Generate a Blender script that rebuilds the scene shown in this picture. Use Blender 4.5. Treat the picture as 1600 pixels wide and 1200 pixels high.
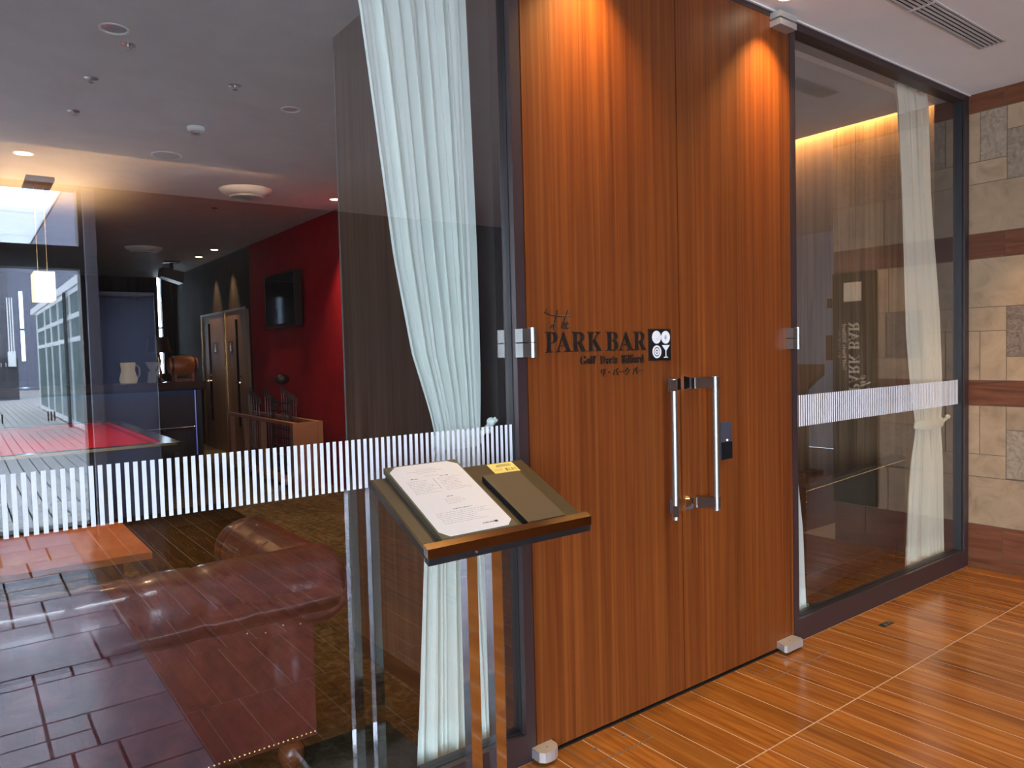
import bpy, bmesh, math, random
from mathutils import Vector, Matrix
random.seed(7)
for o in list(bpy.data.objects): bpy.data.objects.remove(o, do_unlink=True)
S = bpy.context.scene
COL = S.collection
PI = math.pi

# ------------------------------------------------------------------ camera
cd = bpy.data.cameras.new('camera'); cam = bpy.data.objects.new('camera', cd); COL.objects.link(cam)
cd.sensor_width = 36.0; cd.sensor_fit = 'HORIZONTAL'; cd.lens = 36.0*1155/1600; cd.clip_start = 0.05; cd.clip_end = 400
def cray(x, y): return Vector((x-800, -(y-600), -1155.0))
ex = cray(2345, 510).normalized(); ey = cray(-65, 571).normalized()
ey = (ey - ex*ey.dot(ex)).normalized(); ez = ex.cross(ey)
R = Matrix((ex, ey, ez)).to_4x4()
cam.matrix_world = Matrix.Translation((-1.582, -2.023, 1.45)) @ R
S.camera = cam

# ------------------------------------------------------------------ exposure, world, daylight portals
S.view_settings.view_transform = 'Standard'; S.view_settings.look = 'None'
S.view_settings.exposure = 0.55; S.view_settings.gamma = 1.0; S.view_settings.use_curve_mapping = False
cy = S.cycles
cy.use_denoising = True
cy.max_bounces = 10; cy.diffuse_bounces = 4; cy.glossy_bounces = 5; cy.transmission_bounces = 6; cy.transparent_max_bounces = 16
cy.sample_clamp_indirect = 6.0; cy.caustics_reflective = True; cy.caustics_refractive = False
W = bpy.data.worlds.new('overcast_sky'); S.world = W; W.use_nodes = True
wn = W.node_tree.nodes; wl = W.node_tree.links
wbg = wn['Background']; wbg.inputs['Strength'].default_value = 18.0
wt = wn.new('ShaderNodeTexCoord'); wz = wn.new('ShaderNodeTexNoise'); wz.inputs['Scale'].default_value = 2.2; wz.inputs['Detail'].default_value = 4
wr = wn.new('ShaderNodeValToRGB'); wr.color_ramp.elements[0].color = (.62, .76, 1.0, 1); wr.color_ramp.elements[0].position = .3
wr.color_ramp.elements[1].color = (.86, .93, 1.0, 1); wr.color_ramp.elements[1].position = .7
wl.new(wt.outputs['Generated'], wz.inputs['Vector']); wl.new(wz.outputs['Fac'], wr.inputs['Fac']); wl.new(wr.outputs['Color'], wbg.inputs['Color'])
def area(name, loc, rot, sx, sy, power=0, color=(1, 1, 1), portal=False, spread=PI):
    d = bpy.data.lights.new(name, 'AREA'); d.shape = 'RECTANGLE'; d.size = sx; d.size_y = sy; d.energy = power; d.color = color
    d.spread = spread
    if portal: d.cycles.is_portal = True
    o = bpy.data.objects.new(name, d); COL.objects.link(o); o.location = loc; o.rotation_euler = rot
    return o
def spot(name, loc, power, color, angle=70, blend=.6, target=None, radius=.03):
    d = bpy.data.lights.new(name, 'SPOT'); d.energy = power; d.color = color; d.spot_size = math.radians(angle); d.spot_blend = blend
    d.shadow_soft_size = radius
    o = bpy.data.objects.new(name, d); COL.objects.link(o); o.location = loc
    if target is not None:
        o.rotation_euler = (Vector(target)-Vector(loc)).to_track_quat('-Z', 'Y').to_euler()
    return o
area('corridor_window_portal', (-2.65, -5.46, 1.48), (PI/2, 0, 0), 3.9, 2.95, portal=True)            # faces +Y, into the corridor
area('corridor_side_portal', (-4.72, -4.25, 1.48), (0, -PI/2, 0), 2.9, 2.1, portal=True)              # faces +X, at the added side window
WARM = (1.0, .55, .22)
H = 2.975

# ------------------------------------------------------------------ helpers
OFF = {}
def tag(o, label=None, cat=None, group=None, kind=None):
    if label: o['label'] = label
    if cat: o['category'] = cat
    if group: o['group'] = group
    if kind: o['kind'] = kind
    return o
def thing(name, label, cat, loc=(0, 0, 0), group=None, rz=0):
    o = bpy.data.objects.new(name, None); COL.objects.link(o); o.location = loc; o.empty_display_size = .1
    o.rotation_euler.z = rz
    OFF[o] = Vector(loc) if rz == 0 else None
    return tag(o, label, cat, group)
def off_of(p):
    while p is not None:
        if p in OFF: return OFF[p]
        p = p.parent
    return Vector((0, 0, 0))
def obj(name, bm, m, parent=None, kind=None, label=None, smooth=False, bevel=0.0, local=False, uvs=False):
    if bevel > 0:
        es = [e for e in bm.edges if len(e.link_faces) == 2 and e.calc_face_angle(0) > .6]
        bmesh.ops.bevel(bm, geom=es, offset=bevel, segments=2, affect='EDGES', profile=.5, clamp_overlap=True)
    bmesh.ops.recalc_face_normals(bm, faces=bm.faces)
    if not local:
        v = off_of(parent)
        if v is not None and v.length > 0: bmesh.ops.translate(bm, vec=-v, verts=bm.verts)
    me = bpy.data.meshes.new(name); bm.to_mesh(me); bm.free()
    for mm in (m if isinstance(m, (list, tuple)) else [m]): me.materials.append(mm)
    if smooth:
        me.polygons.foreach_set('use_smooth', [True]*len(me.polygons))
        try: me.set_sharp_from_angle(angle=math.radians(40))
        except Exception: pass
    o = bpy.data.objects.new(name, me); COL.objects.link(o)
    if parent is not None: o.parent = parent
    if kind: o['kind'] = kind
    if label: o['label'] = label
    return o
def struct(name, bm, m, **k): return obj(name, bm, m, kind='structure', **k)
def inst(src, name, loc, parent=None, scale=None):
    c = bpy.data.objects.new(name, src.data); COL.objects.link(c); c.location = loc
    if scale: c.scale = scale
    if parent is not None: c.parent = parent
    return c
def B(*boxes):
    bm = bmesh.new()
    for b in boxes: box(bm, *b)
    return bm
def box(bm, x0, x1, y0, y1, z0, z1):
    vs = [bm.verts.new(p) for p in ((x0,y0,z0),(x1,y0,z0),(x1,y1,z0),(x0,y1,z0),(x0,y0,z1),(x1,y0,z1),(x1,y1,z1),(x0,y1,z1))]
    for f in ((3,2,1,0),(4,5,6,7),(0,1,5,4),(1,2,6,5),(2,3,7,6),(3,0,4,7)): bm.faces.new([vs[i] for i in f])
    return vs
def hexa(bm, pts):                                   # eight corners: bottom four, top four
    vs = [bm.verts.new(p) for p in pts]
    for f in ((3,2,1,0),(4,5,6,7),(0,1,5,4),(1,2,6,5),(2,3,7,6),(3,0,4,7)): bm.faces.new([vs[i] for i in f])
def tube(bm, p0, p1, r0, r1=None, n=16, caps=True):
    p0 = Vector(p0); p1 = Vector(p1); r1 = r0 if r1 is None else r1
    d = (p1-p0).normalized(); a = d.orthogonal().normalized(); b = d.cross(a)
    r = []
    for p, rr in ((p0, r0), (p1, r1)):
        r.append([bm.verts.new(p + (a*math.cos(t)+b*math.sin(t))*rr) for t in [2*PI*i/n for i in range(n)]])
    for i in range(n): bm.faces.new((r[0][i], r[0][(i+1) % n], r[1][(i+1) % n], r[1][i]))
    if caps: bm.faces.new(r[0][::-1]); bm.faces.new(r[1])
    return bm
def T(p0, p1, r0, r1=None, n=16): return tube(bmesh.new(), p0, p1, r0, r1, n)
def path(bm, pts, r, n=8):
    for a, b in zip(pts[:-1], pts[1:]): tube(bm, a, b, r, n=n)
    return bm
def lathe(bm, prof, c=(0, 0, 0), n=24, axis='Z'):    # prof: (radius, height)
    rings = []
    for r, h in prof:
        ring = []
        for i in range(n):
            t = 2*PI*i/n; u, v = max(r, 1e-4)*math.cos(t), max(r, 1e-4)*math.sin(t)
            p = (u, v, h) if axis == 'Z' else ((h, u, v) if axis == 'X' else (u, h, v))
            ring.append(bm.verts.new((c[0]+p[0], c[1]+p[1], c[2]+p[2])))
        rings.append(ring)
    for a, b in zip(rings[:-1], rings[1:]):
        for i in range(n): bm.faces.new((a[i], a[(i+1) % n], b[(i+1) % n], b[i]))
    bm.faces.new(rings[0][::-1]); bm.faces.new(rings[-1])
    return bm
def sphere(bm, c, r, sc=(1, 1, 1), u=12, v=8):
    bmesh.ops.create_uvsphere(bm, u_segments=u, v_segments=v, radius=r, matrix=Matrix.Translation(c) @ Matrix.Diagonal((*sc, 1)))
    return bm

# ------------------------------------------------------------------ materials
def newmat(name):
    m = bpy.data.materials.new(name); m.use_nodes = True
    return m, m.node_tree.nodes, m.node_tree.links, m.node_tree.nodes['Principled BSDF']
def plain(name, c, rough=.5, metal=0.0, spec=.5, emit=None, es=1.0, coat=0):
    m, n, l, p = newmat(name)
    p.inputs['Base Color'].default_value = (*c, 1); p.inputs['Roughness'].default_value = rough; p.inputs['Metallic'].default_value = metal
    p.inputs['Specular IOR Level'].default_value = spec
    if coat: p.inputs['Coat Weight'].default_value = coat; p.inputs['Coat Roughness'].default_value = .05
    if emit: p.inputs['Emission Color'].default_value = (*emit, 1); p.inputs['Emission Strength'].default_value = es
    return m
def grain(name, cols, scale=(40, 40, 1.2), rough=.35, spec=.5, detail=6, bump=.0, bdist=.004, vary=.0, dist=.6, pos=None, broad=None, wav=0.0, coat=0.0):
    """streaky or mottled colour in world space; cols is a list of (position, colour)"""
    m, n, l, p = newmat(name)
    g = n.new('ShaderNodeNewGeometry'); mp = n.new('ShaderNodeMapping'); mp.inputs['Scale'].default_value = scale
    l.new(g.outputs['Position'], mp.inputs['Vector'])
    vec = mp.outputs['Vector']
    oi = n.new('ShaderNodeObjectInfo')
    if vary:
        mul = n.new('ShaderNodeMath'); mul.operation = 'MULTIPLY'; mul.inputs[1].default_value = 37.0; l.new(oi.outputs['Random'], mul.inputs[0])
        add = n.new('ShaderNodeVectorMath'); add.operation = 'ADD'; l.new(vec, add.inputs[0]); l.new(mul.outputs[0], add.inputs[1]); vec = add.outputs[0]
    t = n.new('ShaderNodeTexNoise'); t.inputs['Scale'].default_value = 1; t.inputs['Detail'].default_value = detail; t.inputs['Roughness'].default_value = .6
    t.inputs['Distortion'].default_value = dist
    l.new(vec, t.inputs['Vector'])
    r = n.new('ShaderNodeValToRGB'); e = r.color_ramp.elements
    while len(e) < len(cols): e.new(.5)
    for i, (q, c) in enumerate(cols): e[i].position = q; e[i].color = (*c, 1)
    l.new(t.outputs['Fac'], r.inputs['Fac'])
    out = r.outputs['Color']
    if broad or vary:
        hs = n.new('ShaderNodeHueSaturation'); l.new(out, hs.inputs['Color'])
        val = None
        if vary:
            mr = n.new('ShaderNodeMapRange'); mr.inputs['To Min'].default_value = 1-vary; mr.inputs['To Max'].default_value = 1+vary
            l.new(oi.outputs['Random'], mr.inputs['Value']); val = mr.outputs['Result']
        if broad:
            mp2 = n.new('ShaderNodeMapping'); mp2.inputs['Scale'].default_value = broad[0]; l.new(g.outputs['Position'], mp2.inputs['Vector'])
            t2 = n.new('ShaderNodeTexNoise'); t2.inputs['Scale'].default_value = 1; t2.inputs['Detail'].default_value = 2; l.new(mp2.outputs['Vector'], t2.inputs['Vector'])
            mr2 = n.new('ShaderNodeMapRange'); mr2.inputs['From Min'].default_value = .3; mr2.inputs['From Max'].default_value = .7
            mr2.inputs['To Min'].default_value = 1-broad[1]; mr2.inputs['To Max'].default_value = 1+broad[1]; l.new(t2.outputs['Fac'], mr2.inputs['Value'])
            if val is None: val = mr2.outputs['Result']
            else:
                mm = n.new('ShaderNodeMath'); mm.operation = 'MULTIPLY'; l.new(val, mm.inputs[0]); l.new(mr2.outputs['Result'], mm.inputs[1]); val = mm.outputs[0]
        l.new(val, hs.inputs['Value']); out = hs.outputs['Color']
    l.new(out, p.inputs['Base Color'])
    p.inputs['Roughness'].default_value = rough; p.inputs['Specular IOR Level'].default_value = spec
    if coat: p.inputs['Coat Weight'].default_value = coat; p.inputs['Coat Roughness'].default_value = .06
    if bump:
        b = n.new('ShaderNodeBump'); b.inputs['Strength'].default_value = bump; b.inputs['Distance'].default_value = bdist
        l.new(t.outputs['Fac'], b.inputs['Height']); l.new(b.outputs['Normal'], p.inputs['Normal'])
    return m
def fabric(name, c, trans=.45):
    m, n, l, p = newmat(name)
    tr = n.new('ShaderNodeBsdfTranslucent'); tr.inputs['Color'].default_value = (*c, 1)
    p.inputs['Base Color'].default_value = (*c, 1); p.inputs['Roughness'].default_value = .9; p.inputs['Specular IOR Level'].default_value = .1
    mx = n.new('ShaderNodeMixShader'); mx.inputs['Fac'].default_value = trans
    l.new(p.outputs[0], mx.inputs[1]); l.new(tr.outputs[0], mx.inputs[2]); l.new(mx.outputs[0], n['Material Output'].inputs['Surface'])
    return m
def glass(name, tint=(.955, .965, .96), boost=1.85, rough=0.0, coat=.065):
    """window glass: clear, with the Fresnel reflection of both faces"""
    m, n, l, p = newmat(name); n.remove(p)
    g = n.new('ShaderNodeNewGeometry'); f = n.new('ShaderNodeFresnel'); ior = n.new('ShaderNodeMapRange')
    ior.inputs['To Min'].default_value = 1.52; ior.inputs['To Max'].default_value = 1/1.52; l.new(g.outputs['Backfacing'], ior.inputs['Value'])
    l.new(ior.outputs['Result'], f.inputs['IOR'])
    mu = n.new('ShaderNodeMath'); mu.operation = 'MULTIPLY'; mu.inputs[1].default_value = boost; mu.use_clamp = True; l.new(f.outputs[0], mu.inputs[0])
    ad = n.new('ShaderNodeMath'); ad.operation = 'ADD'; ad.inputs[1].default_value = coat; ad.use_clamp = True; l.new(mu.outputs[0], ad.inputs[0]); mu = ad   # mild solar coating
    t = n.new('ShaderNodeBsdfTransparent'); t.inputs['Color'].default_value = (*tint, 1)
    gl = n.new('ShaderNodeBsdfGlossy'); gl.inputs['Roughness'].default_value = rough; gl.inputs['Color'].default_value = (1, 1, 1, 1)
    mx = n.new('ShaderNodeMixShader'); l.new(mu.outputs[0], mx.inputs['Fac']); l.new(t.outputs[0], mx.inputs[1]); l.new(gl.outputs[0], mx.inputs[2])
    l.new(mx.outputs[0], n['Material Output'].inputs['Surface'])
    return m
def clear(name, tint=(.98, .99, .99)):
    m, n, l, p = newmat(name); n.remove(p)
    t = n.new('ShaderNodeBsdfTransparent'); t.inputs['Color'].default_value = (*tint, 1)
    l.new(t.outputs[0], n['Material Output'].inputs['Surface']); return m

M = {}
M['door'] = grain('walnut_veneer', [(.30, (.080, .0165, .0026)), (.45, (.118, .0265, .0040)), (.56, (.142, .0360, .0055)), (.74, (.180, .0540, .0090))], (58, 58, .7), rough=.48, spec=.28, detail=8, dist=.4, broad=((9, 9, .15), .13))
M['plank'] = grain('wood_look_tile', [(.28, (.11, .034, .006)), (.44, (.185, .062, .012)), (.6, (.245, .092, .018)), (.8, (.31, .134, .032))], (26, 1.6, 8), rough=.16, detail=6, vary=.13, dist=1.0, broad=((5, .8, 1), .16))
M['grout'] = plain('pale_grout', (.36, .25, .18), .6)
M['slate'] = grain('slate_tile', [(.3, (.14, .14, .17)), (.6, (.21, .21, .25)), (.8, (.27, .27, .31))], (5, 5, 5), rough=.22, detail=8, bump=.25, vary=.2, dist=.4)
M['slate_joint'] = plain('slate_joint', (.006, .006, .007), 1.0, 0, .0)
M['frame'] = plain('dark_bronze_frame', (.034, .020, .021), .36, 0, .4)
M['gasket'] = plain('black_gasket', (.006, .006, .007), .5)
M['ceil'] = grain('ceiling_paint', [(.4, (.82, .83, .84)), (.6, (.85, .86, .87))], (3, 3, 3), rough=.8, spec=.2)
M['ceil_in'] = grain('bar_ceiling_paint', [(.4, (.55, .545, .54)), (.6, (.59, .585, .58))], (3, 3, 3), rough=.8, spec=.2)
M['steel'] = plain('brushed_steel', (.34, .335, .32), .40, 1.0)
M['satin'] = plain('satin_steel', (.62, .62, .62), .38, .75)
M['arm'] = plain('painted_dark_reflection', (.028, .012, .007), .6, 0, .12)  # dark brown stands in for dark reflections on the steel arms
M['club'] = plain('dull_club_steel', (.12, .10, .09), .35, .9)
M['chrome'] = plain('polished_chrome', (.78, .76, .74), .07, 1.0)
M['mirror_steel'] = plain('mirror_steel_post', (.78, .78, .82), .07, 1.0)
M['black'] = plain('black_plastic', (.008, .008, .009), .4)
M['blackgloss'] = plain('black_gloss', (.006, .007, .009), .08)
M['white'] = plain('white_plastic', (.75, .75, .74), .4)
M['dimwhite'] = plain('dull_white', (.22, .20, .18), .5)
M['letter'] = plain('black_lettering', (.012, .008, .007), .35, 0, .6)
M['emblem_black'] = plain('plaque_black', (.006, .005, .006), .4)
M['emblem_white'] = plain('plaque_white', (.60, .62, .66), .5)
M['stripe'] = plain('white_glass_stripe', (.62, .63, .68), .6, 0, .2)
M['glass'] = glass('shopfront_glass'); M['plain_glass'] = glass('plain_glass', coat=0.0); M['glass_edge'] = clear('glass_inner_face')
M['curtain'] = fabric('sheer_curtain', (.92, .98, .93), .5)
M['curtain_cream'] = fabric('cream_curtain', (.96, .92, .78), .5)
M['partition'] = grain('dark_partition_veneer', [(.3, (.048, .026, .018)), (.5, (.085, .050, .037)), (.75, (.14, .09, .07))], (38, 38, .8), rough=.4, detail=7, broad=((5, 5, .2), .15))
M['base_black'] = plain('black_baseboard', (.012, .010, .010), .5)
M['reveal'] = plain('dark_reveal', (.022, .017, .017), .35)
M['lightwood'] = grain('pale_wall_veneer', [(.3, (.12, .065, .032)), (.5, (.20, .12, .065)), (.75, (.29, .185, .11))], (30, 30, .7), rough=.45, detail=7, broad=((4, 4, .2), .25))
M['red'] = grain('red_wall_paint', [(.4, (.16, .002, .008)), (.6, (.20, .003, .011))], (3, 3, 3), rough=.7, spec=.2)
M['darkwall'] = grain('dark_wood_wall', [(.3, (.010, .008, .006)), (.6, (.022, .017, .013))], (12, 12, .6), rough=.7, spec=.08)
M['carpet'] = grain('olive_carpet', [(.3, (.014, .012, .008)), (.5, (.040, .032, .018)), (.7, (.095, .073, .040))], (16, 16, 16), rough=.95, spec=.05, detail=8, bump=.4, dist=1.2, broad=((1.6, 1.6, 1), .3))
M['leather'] = grain('oxblood_leather', [(.3, (.034, .006, .008)), (.55, (.072, .013, .015)), (.8, (.12, .028, .027))], (9, 9, 9), rough=.3, coat=.7, detail=5, bump=.35, bdist=.008, dist=.9)
M['leather_dark'] = grain('black_brown_leather', [(.3, (.008, .005, .005)), (.7, (.02, .012, .010))], (7, 7, 7), rough=.35, detail=7, bump=.4, dist=1.5)
M['black_matte'] = plain('black_upholstery', (.004, .003, .003), .9, 0, .1)
M['brass'] = plain('brass_nail', (.75, .50, .20), .25, 1.0)
M['turned'] = plain('turned_foot_wood', (.12, .035, .015), .25)
M['orange'] = plain('orange_lacquer', (.40, .115, .028), .16, 0, .5, coat=.4)
M['cloth_red'] = plain('red_baize', (.34, .004, .014), .95, 0, .1)
M['rail_dark'] = plain('dark_rail_wood', (.02, .016, .015), .2)
M['stone_a'] = grain('sandstone_pale', [(.3, (.19, .118, .064)), (.5, (.265, .170, .095)), (.8, (.33, .22, .13))], (7, 7, 7), rough=.6, detail=8, bump=.3, vary=.09, dist=.8)
M['stone_b'] = grain('sandstone_rough', [(.3, (.13, .09, .06)), (.5, (.21, .15, .10)), (.75, (.29, .22, .15))], (22, 22, 22), rough=.7, detail=10, bump=1.0, vary=.12, dist=1.5)
M['stone_c'] = grain('brown_stone_rough', [(.3, (.07, .045, .035)), (.5, (.15, .10, .07)), (.75, (.24, .17, .12))], (26, 26, 26), rough=.55, detail=10, bump=1.3, vary=.1, dist=2)
M['band'] = grain('brown_wood_tile', [(.3, (.065, .020, .009)), (.5, (.115, .037, .016)), (.8, (.165, .060, .028))], (6, 2.2, 26), rough=.5, spec=.2, detail=6, vary=.1, dist=1.2)
M['stone_joint'] = plain('stone_joint', (.10, .065, .04), .8)
M['tray'] = plain('bronze_tray', (.020, .0125, .008), .45, .0, .3)
M['traybright'] = plain('bronze_tray_panel', (.050, .034, .022), .5, .0, .3)
M['copper'] = plain('copper_tinted_steel', (.26, .18, .14), .16, 1.0)
M['cover'] = plain('olive_menu_cover', (.045, .038, .022), .6)
M['paper'] = plain('menu_paper', (.54, .50, .48), .85, 0, .2)
M['ink'] = plain('grey_print', (.30, .26, .25), .9, 0, .1)
M['ink_dark'] = plain('dark_print', (.05, .04, .04), .9, 0, .1)
M['yellow'] = plain('yellow_label', (.58, .46, .13), .6, 0, .3)
M['vent'] = plain('vent_white', (.55, .54, .52), .5)
M['slot'] = plain('vent_slot_dark', (.012, .012, .012), .8)
M['lamp_glow'] = plain('lit_lamp', (1, 1, 1), .5, emit=(1.0, .80, .55), es=14)
M['unlit'] = plain('unlit_reflector', (.7, .68, .64), .15, .8)
M['shade_glow'] = plain('pendant_shade_lit', (.9, .8, .6), .6, emit=(1.0, .76, .44), es=.78)
M['cove'] = plain('cove_strip', (1, 1, 1), .5, emit=(1.0, .56, .20), es=90)
M['blue'] = plain('blue_led_strip', (1, 1, 1), .5, emit=(.08, .26, 1.0), es=9)
M['screen'] = plain('tv_screen', (.006, .010, .014), .06)
M['barrel'] = plain('barrel_wood', (.32, .085, .025), .4)
M['doorwood'] = grain('restroom_door_wood', [(.3, (.12, .065, .035)), (.6, (.20, .115, .065)), (.8, (.27, .16, .09))], (20, 20, 1), rough=.4)
M['rackwood'] = plain('oak_rack', (.22, .10, .05), .5)
M['deck'] = grain('terrace_board', [(.3, (.21, .205, .20)), (.6, (.27, .262, .256)), (.8, (.32, .31, .305))], (6, 1.2, 6), rough=.55, vary=.06)
M['deckjoint'] = plain('terrace_joint', (.015, .015, .015), 1, 0, 0)
M['whiteframe'] = plain('white_aluminium', (.70, .72, .74), .35)
M['teal'] = plain('green_grey_glass', (.055, .095, .095), .3, 0, .3)
M['facade'] = grain('grey_facade_boards', [(.35, (.040, .040, .055)), (.65, (.062, .062, .08))], (.3, .3, 4), rough=.6)
M['facade_pale'] = grain('pale_facade', [(.35, (.075, .08, .115)), (.65, (.09, .096, .135))], (.4, .4, 2.5), rough=.6)
M['facade_dark'] = plain('dark_garden_wall', (.018, .018, .024), .7)
M['blind'] = fabric('roller_blind', (.27, .29, .37), .5)
M['column'] = plain('painted_column', (.36, .37, .45), .5)
M['wall_far'] = plain('pale_corridor_wall', (.42, .44, .52), .7)
M['signboard'] = plain('sign_board', (.020, .017, .014), .8, 0, .1)
M['signtext'] = plain('sign_lettering', (.42, .34, .24), .5)
mm_, n_, l_, p_ = newmat('canopy_panel')
tr_ = n_.new('ShaderNodeBsdfTranslucent'); tr_.inputs['Color'].default_value = (.62, .64, .67, 1); l_.new(tr_.outputs[0], n_['Material Output'].inputs['Surface'])
M['canopy'] = mm_

# ------------------------------------------------------------------ setting: floors
XS = -.905
fl = struct('floor', B((XS-.002, 8.0, -5.5, .04, -.06, -.0012), (-4.6, XS-.002, -5.5, .04, -.06, -.02)), M['grout'])
# wood-look tiles, long side into the room; rows as in the photograph
PW = .153
def plank_mesh(w, d):
    bm = B((0, w, 0, d, -.02, 0)); return bm
rows = [(-.475, -.004, .061), (-1.10, -.481, .075), (-1.72, -1.106, .007), (-2.34, -1.724, .05), (-2.96, -2.344, .02)]
for (ya, yb, ph) in rows:
    src = None
    k = math.ceil((XS-ph)/PW); first = ph+k*PW
    if first-XS > .02:
        obj('plank', B((XS, first-.004, ya, yb, -.02, 0)), M['plank'], fl)
    x = first
    while x < 3.55:
        w = min(PW-.006, 3.551-x)
        if w < .02: break
        if w < PW-.0061:
            obj('plank', B((x, x+w, ya, yb, -.02, 0)), M['plank'], fl)
        else:
            if src is None:
                src = obj('plank', plank_mesh(PW-.006, yb-ya), M['plank'], fl); src.location = (x, ya, 0)
            else: inst(src, 'plank', (x, ya, 0), fl)
        x += PW
bm = bmesh.new()                                                         # the rest of the planks, farther off and past the stone wall
for yi, (ya, yb) in enumerate([(-3.58, -2.964), (-4.2, -3.584), (-4.82, -4.204), (-5.3, -4.824)]):
    x = XS
    while x < 7.9: box(bm, x, x+PW-.006, ya, yb, -.02, 0); x += PW
for (ya, yb, ph) in rows[2:]:
    x = 3.56
    while x < 7.9: box(bm, x, x+PW-.006, ya, yb, -.02, 0); x += PW
o = obj('planks', bm, M['plank'], fl); o['kind'] = 'stuff'
# slate tiles, ashlar pattern, for X < -.905
slj = obj('slate_bed', B((-4.6, XS-.003, -5.3, 0, -.02, -.009)), M['slate_joint'], fl)
def slate(x0, x1, y0, y1, n='slate_tile'):
    return obj(n, B((x0+.0068, x1-.0068, -y1+.0068, -y0-.0068, -.018, 0)), M['slate'], fl)
XE = XS-.002
slate_rows = [
 (0.0, .30, [-1.62, -1.16, XE]), (.30, .85, [-1.75, -1.31, XE]), (.85, 1.125, [-1.60, -1.31, -1.157, XE]),
 (1.125, 1.29, [-1.75, -1.372, -1.22]), (1.29, 1.45, [-1.75, -1.372, -1.22]), (1.45, 1.905, [-1.75, -1.372, XE]),
 (1.905, 2.045, [-1.67, -1.52, -1.372, -1.22, -1.063, XE]), (2.045, 2.51, [-1.62, -1.082, XE]), (2.51, 2.83, [-1.55, -1.244, -.923]),
 (2.83, 3.28, [-1.70, -1.405, -1.244, XE]), (3.28, 3.62, [-1.60, -1.405, -1.09, XE]), (3.62, 3.91, [-1.72, -1.41, -1.09, XE]),
 (3.91, 4.35, [-1.60, -1.25, XE]), (4.35, 4.8, [-1.75, -1.40, -1.1, XE]), (4.8, 5.3, [-1.62, -1.2, XE])]
slate_rows = [(max(0, a-.07), b-.07 if b < 5.3 else 5.3, c) for a, b, c in slate_rows]
for y0, y1, xs in slate_rows:
    for a, b in zip(xs[:-1], xs[1:]): slate(a, b, y0, y1)
slate(-1.22, XE, 1.055, 1.38); slate(-.923, XE, 2.44, 2.76)
bm = bmesh.new()
for y0, y1, xs in slate_rows:
    x = xs[0]
    while x > -4.5:
        w = random.choice([.31, .46, .62]); x2 = max(x-w, -4.6)
        box(bm, x2+.0068, x-.0068, -y1+.0068, -y0-.0068, -.018, 0); x = x2
        if x <= -4.59: break
o = obj('slate_tiles', bm, M['slate'], fl); o['kind'] = 'stuff'

struct('floor_carpet', B((-5.0, 1.80, .08, 13.25, -.06, 0), (1.80, 3.7, .08, 4.65, -.06, 0)), M['carpet'])

# ------------------------------------------------------------------ ceilings
struct('ceiling', B((-4.6, 8.0, -5.5, .0, H, H+.12)), M['ceil'])
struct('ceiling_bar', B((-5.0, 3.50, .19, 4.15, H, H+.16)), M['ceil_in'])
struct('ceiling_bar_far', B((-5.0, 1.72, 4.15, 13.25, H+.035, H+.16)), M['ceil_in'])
struct('ceiling_cap', B((3.30, 3.75, .0, 4.7, H+.165, H+.25), (-5, 3.7, 4.15, 4.7, H+.165, H+.2)), M['ceil'])
struct('trim_curtain_box', B((-.9, 3.56, .045, .19, H-.004, H+.16)), M['reveal'])
struct('trim_curtain_rail', B((-.9, 3.53, .19, .235, H-.006, H)), M['white'])
struct('trim_shopfront_shadow_gap', B((-4.6, 3.553, -.012, -.002, H-.008, H-.001)), M['white'])

# ------------------------------------------------------------------ shopfront: frames, glass, stripes
FY0, FY1 = 0.0, .075
def pane(x0, x1, z0, z1, parent, y=.035):
    bm = B((x0, x1, y, y+.010, z0, z1))
    o = obj('pane', bm, [M['glass'], M['glass_edge']], parent)
    for p in o.data.polygons:
        if p.normal.y > -.5: p.material_index = 1
    return o
w1 = struct('window_1', B((-4.6, -.045, FY0, FY1, 0, .101), (-4.6, -.045, FY0, FY1, H-.055, H), (-4.6, -4.54, FY0, FY1, .101, H-.055)), M['frame'])
obj('window_post', B((-.045, -.004, FY0, FY1, 0, H)), M['frame'], w1)
obj('gasket', B((-.048, -.0445, .026, .05, .101, H-.055), (-4.54, -.048, .026, .05, .097, .104)), M['gasket'], w1)
pane(-4.54, -.048, .101, H-.055, w1)
s0 = obj('stripe', B((0, .0102, .0338, .0349, 1.047, 1.1965)), M['stripe'], w1)
PITCH = (1.512-.055)/74
s0.location = (-.055-.0052, 0, 0)
for k in range(1, 140): inst(s0, 'stripe', (-.0602-k*PITCH, 0, 0), w1)
w2 = struct('window_2', B((1.645, 3.553, FY0, FY1, 0, .107), (1.645, 3.553, FY0, FY1, H-.042, H), (3.50, 3.553, FY0, FY1, .107, H-.042)), M['frame'])
obj('window_post', B((1.603, 1.645, FY0, FY1, 0, H)), M['frame'], w2)
obj('gasket', B((3.485, 3.502, .012, .05, .107, H-.042), (1.645, 3.49, .02, .05, .100, .110)), M['gasket'], w2)
pane(1.645, 3.49, .107, H-.042, w2)
bm = bmesh.new(); x = 1.690
while x < 3.522-.04: box(bm, x, x+.0102, .0338, .0349, 1.045, 1.199); x += .0199
o = obj('stripes', bm, M['stripe'], w2); o['kind'] = 'stuff'

# door header and the two leaves
struct('trim_door_header', B((-.004, 1.603, .0, .075, H-.030, H)), M['frame'])
struct('trim_threshold', B((0, 1.6, -.004, .09, -.02, .003)), M['gasket'])
d1 = struct('door_1', B((.004, .7955, .002, .052, .012, H-.031)), M['door'], bevel=.0015)
d2 = struct('door_2', B((.8015, 1.599, .002, .052, .012, H-.031)), M['door'], bevel=.0015)
struct('trim_meeting_stile', B((.7957, .8013, .010, .05, .012, H-.031)), plain('dark_red_gap', (.03, .006, .003), .6))

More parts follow.
